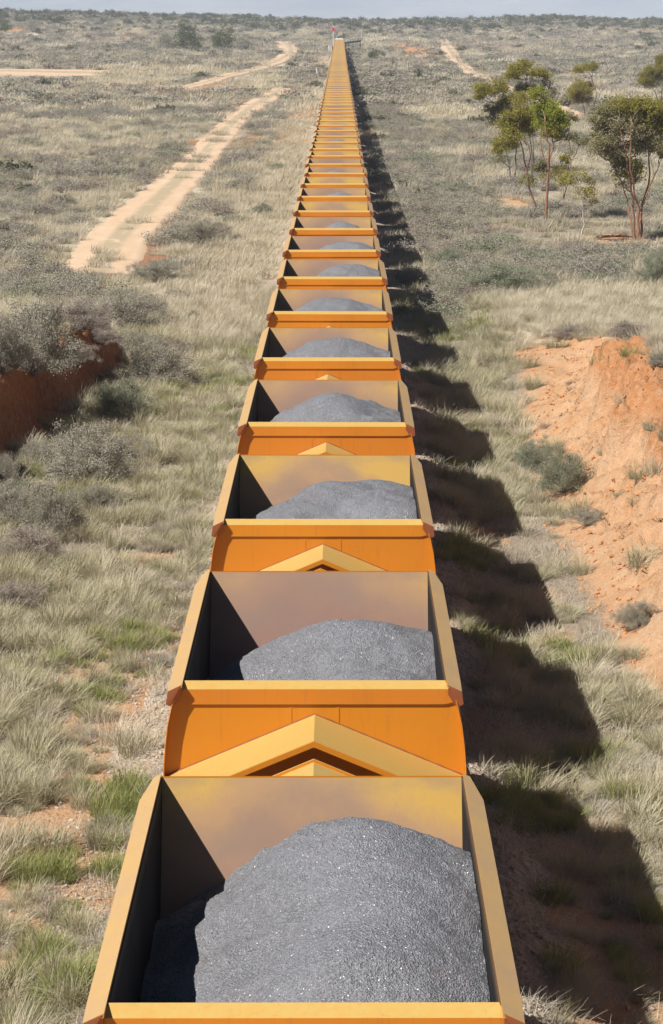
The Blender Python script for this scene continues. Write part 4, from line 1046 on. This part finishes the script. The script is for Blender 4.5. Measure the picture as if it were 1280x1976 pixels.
# ------------------------------------------------------------------ gum trees (coordinates read off an enlargement of the photo)
def cpx(c): return (880 + c[0] / 3.2, 90 + c[1] / 3.2)
def gum(label, base, stems, clumps, bark, lean_depth=0.8, twig_n=0, group='gum trees right of the train'):
    rs = np.random.default_rng(int(base[0] * 7 + base[1]))
    b = on_ground(*cpx(base)); Yb = b.y; ppm = F_PX / Yb / 1.0
    root = empty('gum_tree', b); tag(root, label, 'tree', group)
    sc = 1 / 3.2 / F_PX * Yb
    def W(c, dy=0.0):
        p = cpx(c); v = at(p[0], p[1], Yb + dy); return Vector((v.x, v.y, v.z)) - b
    tb = MB(); ends = []
    for (pts, r0, r1) in stems:
        n = len(pts); dys = np.linspace(0, rs.uniform(-lean_depth, lean_depth), n) if pts[0][1] > base[1] - 60 else np.linspace(rs.uniform(-0.3, 0.3), rs.uniform(-lean_depth, lean_depth), n)
        P = [W(c, dys[i]) for i, c in enumerate(pts)]
        # resample with a little wobble
        Q = []; Rr = []
        for i in range(n - 1):
            for t in (0, 0.34, 0.67):
                f = (i + t) / (n - 1); Q.append(P[i].lerp(P[i + 1], t) + Vector(rs.normal(0, 0.025, 3)) * (0 if i + t == 0 else 1)); Rr.append(r0 + (r1 - r0) * f)
        Q.append(P[-1]); Rr.append(r1); Q[0].z -= 0.1
        tb.tube(Q, [q * 0.62 for q in Rr], 7); ends += Q[len(Q) // 3:]
    groups = {}
    br = MB()
    for (cx, cy, rx, ry, mat, den) in clumps:
        c = W((cx, cy), rs.uniform(-1, 1) * rx * sc * 1.2 + rs.uniform(-0.5, 0.5)); rxm, rym = rx * sc * 1.12, ry * sc * 1.12
        # a limb from the nearest lower stem point into the clump
        low = [e for e in ends if e.z < c.z - 0.1] or ends
        s0 = min(low, key=lambda e: (e - c).length + 0.5 * abs(e.x - c.x))
        mid = s0.lerp(c, 0.55) + Vector((rs.normal(0, 0.08), rs.normal(0, 0.08), -0.10))
        br.tube([s0, mid, c + Vector((0, 0, rym * 0.3))], [0.035, 0.024, 0.010], 5)
        for k in range(5):
            e = c + Vector((rs.uniform(-0.8, 0.8) * rxm, rs.uniform(-0.8, 0.8) * rxm, rs.uniform(-0.1, 0.8) * rym)); br.tube([mid.lerp(c, 0.4), e], [0.014, 0.005], 4)
        ns = max(9, int(23 * (rxm / 0.5) * (rym / 0.45) * (0.6 + 0.4 * den)))
        th = rs.uniform(0, 2 * np.pi, ns); el = np.arcsin(rs.uniform(-0.45, 1, ns)); rad = rs.uniform(0.45, 1.18, ns)
        sub = np.stack([rxm * rad * np.cos(th) * np.cos(el), rxm * rad * np.sin(th) * np.cos(el), rym * rad * np.sin(el)], 1) + np.array(c)
        nl = int(78 * den * rs.uniform(0.7, 1.25))
        sg = 0.125 * (rxm / 0.5) ** 0.4
        P = np.repeat(sub, nl, 0) + rs.normal(0, 1, (ns * nl, 3)) * sg * np.array([1, 1, 0.8])
        groups.setdefault(mat.name, [mat, []])[1].append(P)
    for nm, (mat, PP) in groups.items():
        P = np.concatenate(PP); V, F = leafquads(P, 0.125, rs, 0.4, 0.42)
        link('crown', np_mesh('crown', V, F, mat), root)
    if twig_n:
        for k in range(twig_n):
            s0 = ends[rs.integers(len(ends))]; e = s0 + Vector((rs.normal(0, 0.5), rs.normal(0, 0.5), rs.uniform(0.3, 1.2)))
            br.tube([s0, s0.lerp(e, 0.5) + Vector(rs.normal(0, 0.06, 3)), e], [0.016, 0.011, 0.004], 4)
    tb.build('trunk', bark, root, True); br.build('branch', BARK_GREY, root, True)
O_, G_, Y_ = T_OLIVE, T_GREEN, T_GREY
gum('tall gum with bright green crown and orange-red trunk in the left gum group', (560, 1080),
    [([(560, 1080), (566, 900), (570, 740), (577, 640), (560, 540), (550, 430)], 0.13, 0.05), ([(570, 745), (600, 620), (592, 520), (605, 430)], 0.08, 0.035), ([(568, 770), (532, 620), (525, 500)], 0.07, 0.03)],
    [(555, 385, 60, 50, G_, 1), (545, 470, 62, 55, G_, 1), (620, 470, 55, 60, G_, 1), (505, 300, 48, 45, G_, 1), (610, 410, 45, 50, G_, 1), (665, 545, 30, 45, Y_, 0.9), (515, 750, 32, 35, Y_, 1), (640, 765, 40, 22, O_, 0.7), (570, 800, 75, 22, O_, 0.5), (665, 700, 28, 24, O_, 0.6), (580, 540, 50, 40, O_, 0.8)], BARK_RED)
gum('gum with a slanting red trunk leaning left in the left gum group', (510, 1040),
    [([(510, 1040), (458, 880), (436, 760), (418, 670), (390, 560), (385, 470)], 0.09, 0.035), ([(436, 780), (470, 640), (450, 520)], 0.05, 0.025)],
    [(400, 425, 75, 50, O_, 1), (310, 480, 60, 50, O_, 1), (340, 545, 70, 45, O_, 0.9), (440, 500, 55, 55, O_, 1), (440, 830, 45, 26, O_, 0.5), (380, 500, 60, 55, O_, 0.9)], BARK_RED)
gum('slim twin-stemmed gum at the left side of the left gum group', (350, 845),
    [([(335, 840), (325, 700), (300, 620)], 0.085, 0.035), ([(360, 850), (370, 680), (390, 560), (385, 500)], 0.09, 0.035)],
    [(285, 605, 52, 42, O_, 0.9), (255, 655, 24, 34, O_, 0.8), (330, 610, 48, 45, O_, 0.9), (345, 570, 40, 35, O_, 0.8), (275, 700, 26, 24, Y_, 0.4)], BARK_GREY)
gum('gum whose limbs reach furthest left, with several rounded leaf heads', (470, 800),
    [([(470, 800), (450, 620), (380, 440), (240, 350)], 0.11, 0.035), ([(440, 600), (330, 480), (220, 430)], 0.06, 0.025), ([(400, 490), (330, 400), (270, 310)], 0.05, 0.02)],
    [(180, 270, 55, 42, O_, 1), (262, 262, 52, 42, O_, 1), (150, 310, 34, 28, O_, 0.8), (210, 390, 28, 30, Y_, 1), (225, 462, 32, 40, Y_, 1), (320, 355, 70, 45, O_, 1), (395, 330, 52, 40, O_, 1), (290, 400, 50, 40, O_, 0.9)], BARK_GREY)
gum('tallest gum at the back of the left gum group with a high flat crown', (482, 800),
    [([(482, 800), (475, 620), (468, 400), (450, 280), (440, 200)], 0.11, 0.035), ([(468, 400), (500, 290), (530, 210)], 0.06, 0.025)],
    [(390, 155, 68, 45, O_, 1), (430, 118, 38, 26, O_, 1), (345, 185, 42, 26, O_, 0.9), (505, 168, 42, 34, O_, 1), (570, 185, 26, 18, O_, 0.7), (430, 262, 55, 32, Y_, 1), (550, 230, 40, 30, Y_, 0.35), (590, 290, 30, 26, Y_, 0.6)], BARK_GREY, twig_n=6)
gum('sparse brownish gum right of the bright green gum', (660, 960),
    [([(660, 960), (690, 800), (735, 660), (775, 590)], 0.08, 0.025), ([(690, 800), (700, 600), (705, 470)], 0.05, 0.02), ([(680, 860), (640, 780)], 0.04, 0.015)],
    [(770, 585, 52, 34, Y_, 0.6), (735, 560, 28, 22, Y_, 0.6), (700, 445, 34, 30, Y_, 0.8), (690, 820, 80, 40, O_, 0.4), (640, 1000, 40, 40, O_, 0.5), (700, 660, 40, 30, Y_, 0.2)], BARK_GREY, twig_n=10)
gum('small white-stemmed sapling gum between the two gum groups', (770, 1210),
    [([(770, 1210), (792, 1100), (787, 980), (775, 900), (760, 830)], 0.075, 0.025), ([(787, 980), (830, 900)], 0.04, 0.012)],
    [(800, 905, 50, 36, O_, 0.4), (745, 800, 70, 34, O_, 0.4), (690, 835, 50, 30, O_, 0.35), (850, 955, 20, 18, Y_, 0.4), (835, 830, 40, 18, Y_, 0.4)], BARK_WHITE, twig_n=5)
gum('big spreading many-stemmed gum with red lower trunks at the right', (1120, 1200),
    [([(1112, 1200), (1100, 1050), (1092, 900), (1062, 750), (1040, 600), (1000, 460)], 0.11, 0.035), ([(1120, 1200), (1132, 1000), (1104, 900), (1078, 760), (1080, 600), (1085, 450)], 0.10, 0.035), ([(1140, 1200), (1150, 980), (1190, 850), (1196, 650), (1205, 500)], 0.11, 0.035),
     ([(1150, 980), (1230, 800), (1275, 680)], 0.06, 0.025), ([(1105, 1190), (1066, 1000), (1030, 850), (950, 700)], 0.07, 0.025), ([(1196, 660), (1240, 540), (1270, 450)], 0.05, 0.02)],
    [(1000, 365, 90, 45, O_, 0.9), (915, 400, 70, 45, Y_, 0.8), (1085, 375, 80, 48, O_, 0.9), (880, 470, 50, 45, Y_, 0.7), (980, 440, 80, 45, Y_, 0.8), (1180, 460, 70, 60, O_, 0.9), (1240, 400, 55, 50, O_, 0.9), (1195, 360, 48, 34, O_, 0.9), (1275, 500, 45, 80, O_, 0.9),
     (1150, 560, 55, 55, Y_, 0.8), (895, 590, 65, 45, Y_, 0.7), (870, 650, 48, 38, Y_, 0.6), (950, 680, 55, 45, Y_, 0.6), (1020, 715, 55, 50, O_, 0.8), (1100, 750, 52, 50, O_, 0.8), (1055, 795, 60, 42, O_, 0.6), (1250, 620, 40, 50, Y_, 0.8), (1270, 670, 28, 34, O_, 0.8), (1040, 500, 80, 60, Y_, 0.6), (1110, 640, 60, 60, Y_, 0.45), (1220, 560, 60, 60, Y_, 0.8), (960, 520, 80, 60, Y_, 0.6), (1000, 620, 70, 60, Y_, 0.5), (930, 620, 60, 60, Y_, 0.5), (1180, 620, 50, 60, Y_, 0.55), (1090, 470, 70, 60, O_, 0.6),
     (1030, 400, 90, 50, O_, 0.8), (860, 560, 40, 50, Y_, 0.5), (990, 770, 45, 45, Y_, 0.4), (1120, 820, 40, 40, Y_, 0.35), (1040, 860, 40, 36, Y_, 0.3)], BARK_RED, 1.4, 14)
gum('gum behind the gap with a round leaf ball and a high flat tuft', (800, 440),
    [([(800, 440), (790, 380), (770, 300)], 0.10, 0.04), ([(830, 430), (872, 300), (840, 190), (810, 150)], 0.09, 0.025), ([(840, 410), (905, 270), (890, 200)], 0.05, 0.015)],
    [(768, 268, 62, 48, O_, 1), (735, 305, 40, 34, O_, 1), (815, 255, 34, 34, O_, 0.9), (780, 330, 50, 36, Y_, 0.9), (805, 135, 52, 24, O_, 1), (758, 150, 26, 22, O_, 1), (850, 122, 26, 18, O_, 1)], BARK_GREY, 1.2, 16)
gum('tall gum cut by the right edge of the photo behind the spreading gum', (1262, 400),
    [([(1262, 400), (1240, 300), (1215, 250), (1200, 200)], 0.11, 0.04), ([(1262, 400), (1275, 250), (1275, 120)], 0.10, 0.035)],
    [(1180, 205, 42, 48, O_, 1), (1220, 158, 44, 34, O_, 1), (1275, 95, 34, 45, O_, 1), (1262, 190, 40, 42, O_, 1), (1200, 240, 40, 26, Y_, 0.8), (1310, 150, 40, 60, O_, 1)], BARK_GREY, 1.2, 5)

# fallen branch and red soil clods
q = on_ground(1195, 462)
mb = MB(); mb.tube([(-1.1, 0, 0.10), (-0.3, 0.1, 0.16), (0.8, 0.05, 0.12)], [0.05, 0.07, 0.04], 7); mb.tube([(-0.2, 0.1, 0.16), (0.3, -0.4, 0.3)], [0.03, 0.012], 5)
o = mb.build('fallen_branch', BARK_RED, None, True); o.location = q; tag(o, 'fallen reddish branch on the ground by the spreading gum', 'branch')
rs = np.random.default_rng(5)
def clod(seed, mat, flat=0.7):
    r = np.random.default_rng(seed); import bmesh
    bm = bmesh.new(); bmesh.ops.create_icosphere(bm, subdivisions=1, radius=0.5)
    for v in bm.verts: v.co *= r.uniform(0.65, 1.2); v.co.z *= flat
    me = bpy.data.meshes.new('clod'); bm.to_mesh(me); bm.free(); me.materials.append(mat); return me
CLODM = mat_simple('red_soil_clod', (0.50, 0.25, 0.11), (0.42, 0.18, 0.07), 2, 0.95)
STONEM = mat_simple('pale_ballast_stone', (0.50, 0.43, 0.36), (0.34, 0.25, 0.19), 2, 0.9)
y = RNG.uniform(28, 78, 9000); x = right_foot(y) + RNG.uniform(-0.4, 2.6, 9000)
k = fbm(x * 1.2, y * 1.2, 121, 3) > 0.45; x, y = x[k], y[k]
s = 0.015 + 0.11 * RNG.random(len(x)) ** 5
instancer('soil_clods', np.stack([x, y, ground(x, y) + s * 0.1], 1), RNG.integers(0, 3, len(x)), np.stack([s, s, s], 1), RNG.uniform(0, 6.28, (len(x), 3)), hidden_collection('clods', [clod(i, CLODM) for i in range(3)]), 'crumbled red clods on the sunlit bank', 'clods')
y = RNG.uniform(18, 90, 16000); x = np.where(RNG.random(16000) < 0.7, -1, 1) * RNG.uniform(1.9, 3.6, 16000)
k = RNG.random(16000) < sst(3.7, 2.6, np.abs(x)); x, y = x[k], y[k]
s = RNG.uniform(0.025, 0.075, len(x))
bz = ground(x, y) - 0.07 + 0.30 * sst(3.0, 1.6, np.abs(x) + (fbm(x, y / 2.5, 61, 3) - 0.5) * 1.96)
instancer('gravel', np.stack([x, y, np.maximum(bz, ground(x, y)) + 0.01], 1), RNG.integers(0, 3, len(x)), np.stack([s, s, s], 1), RNG.uniform(0, 6.28, (len(x), 3)), hidden_collection('stones', [clod(20 + i, STONEM) for i in range(3)]), 'loose pale gravel on the shoulder of the track', 'gravel')

# ------------------------------------------------------------------ haze
mb = MB(); mb.box(-6000, 6000, -150, 17200, -40, 520)
HZM = Mat('thin_haze'); pv = HZM.n('VolumePrincipled'); pv.inputs['Color'].default_value = (0.76, 0.86, 1.0, 1); pv.inputs['Density'].default_value = 0.00018
pv.inputs['Anisotropy'].default_value = -0.2
HZM.l(pv.outputs[0], HZM.out.inputs['Volume'])
tag(mb.build('haze', HZM.m), 'thin pale haze over the plain', 'haze', kind='stuff')
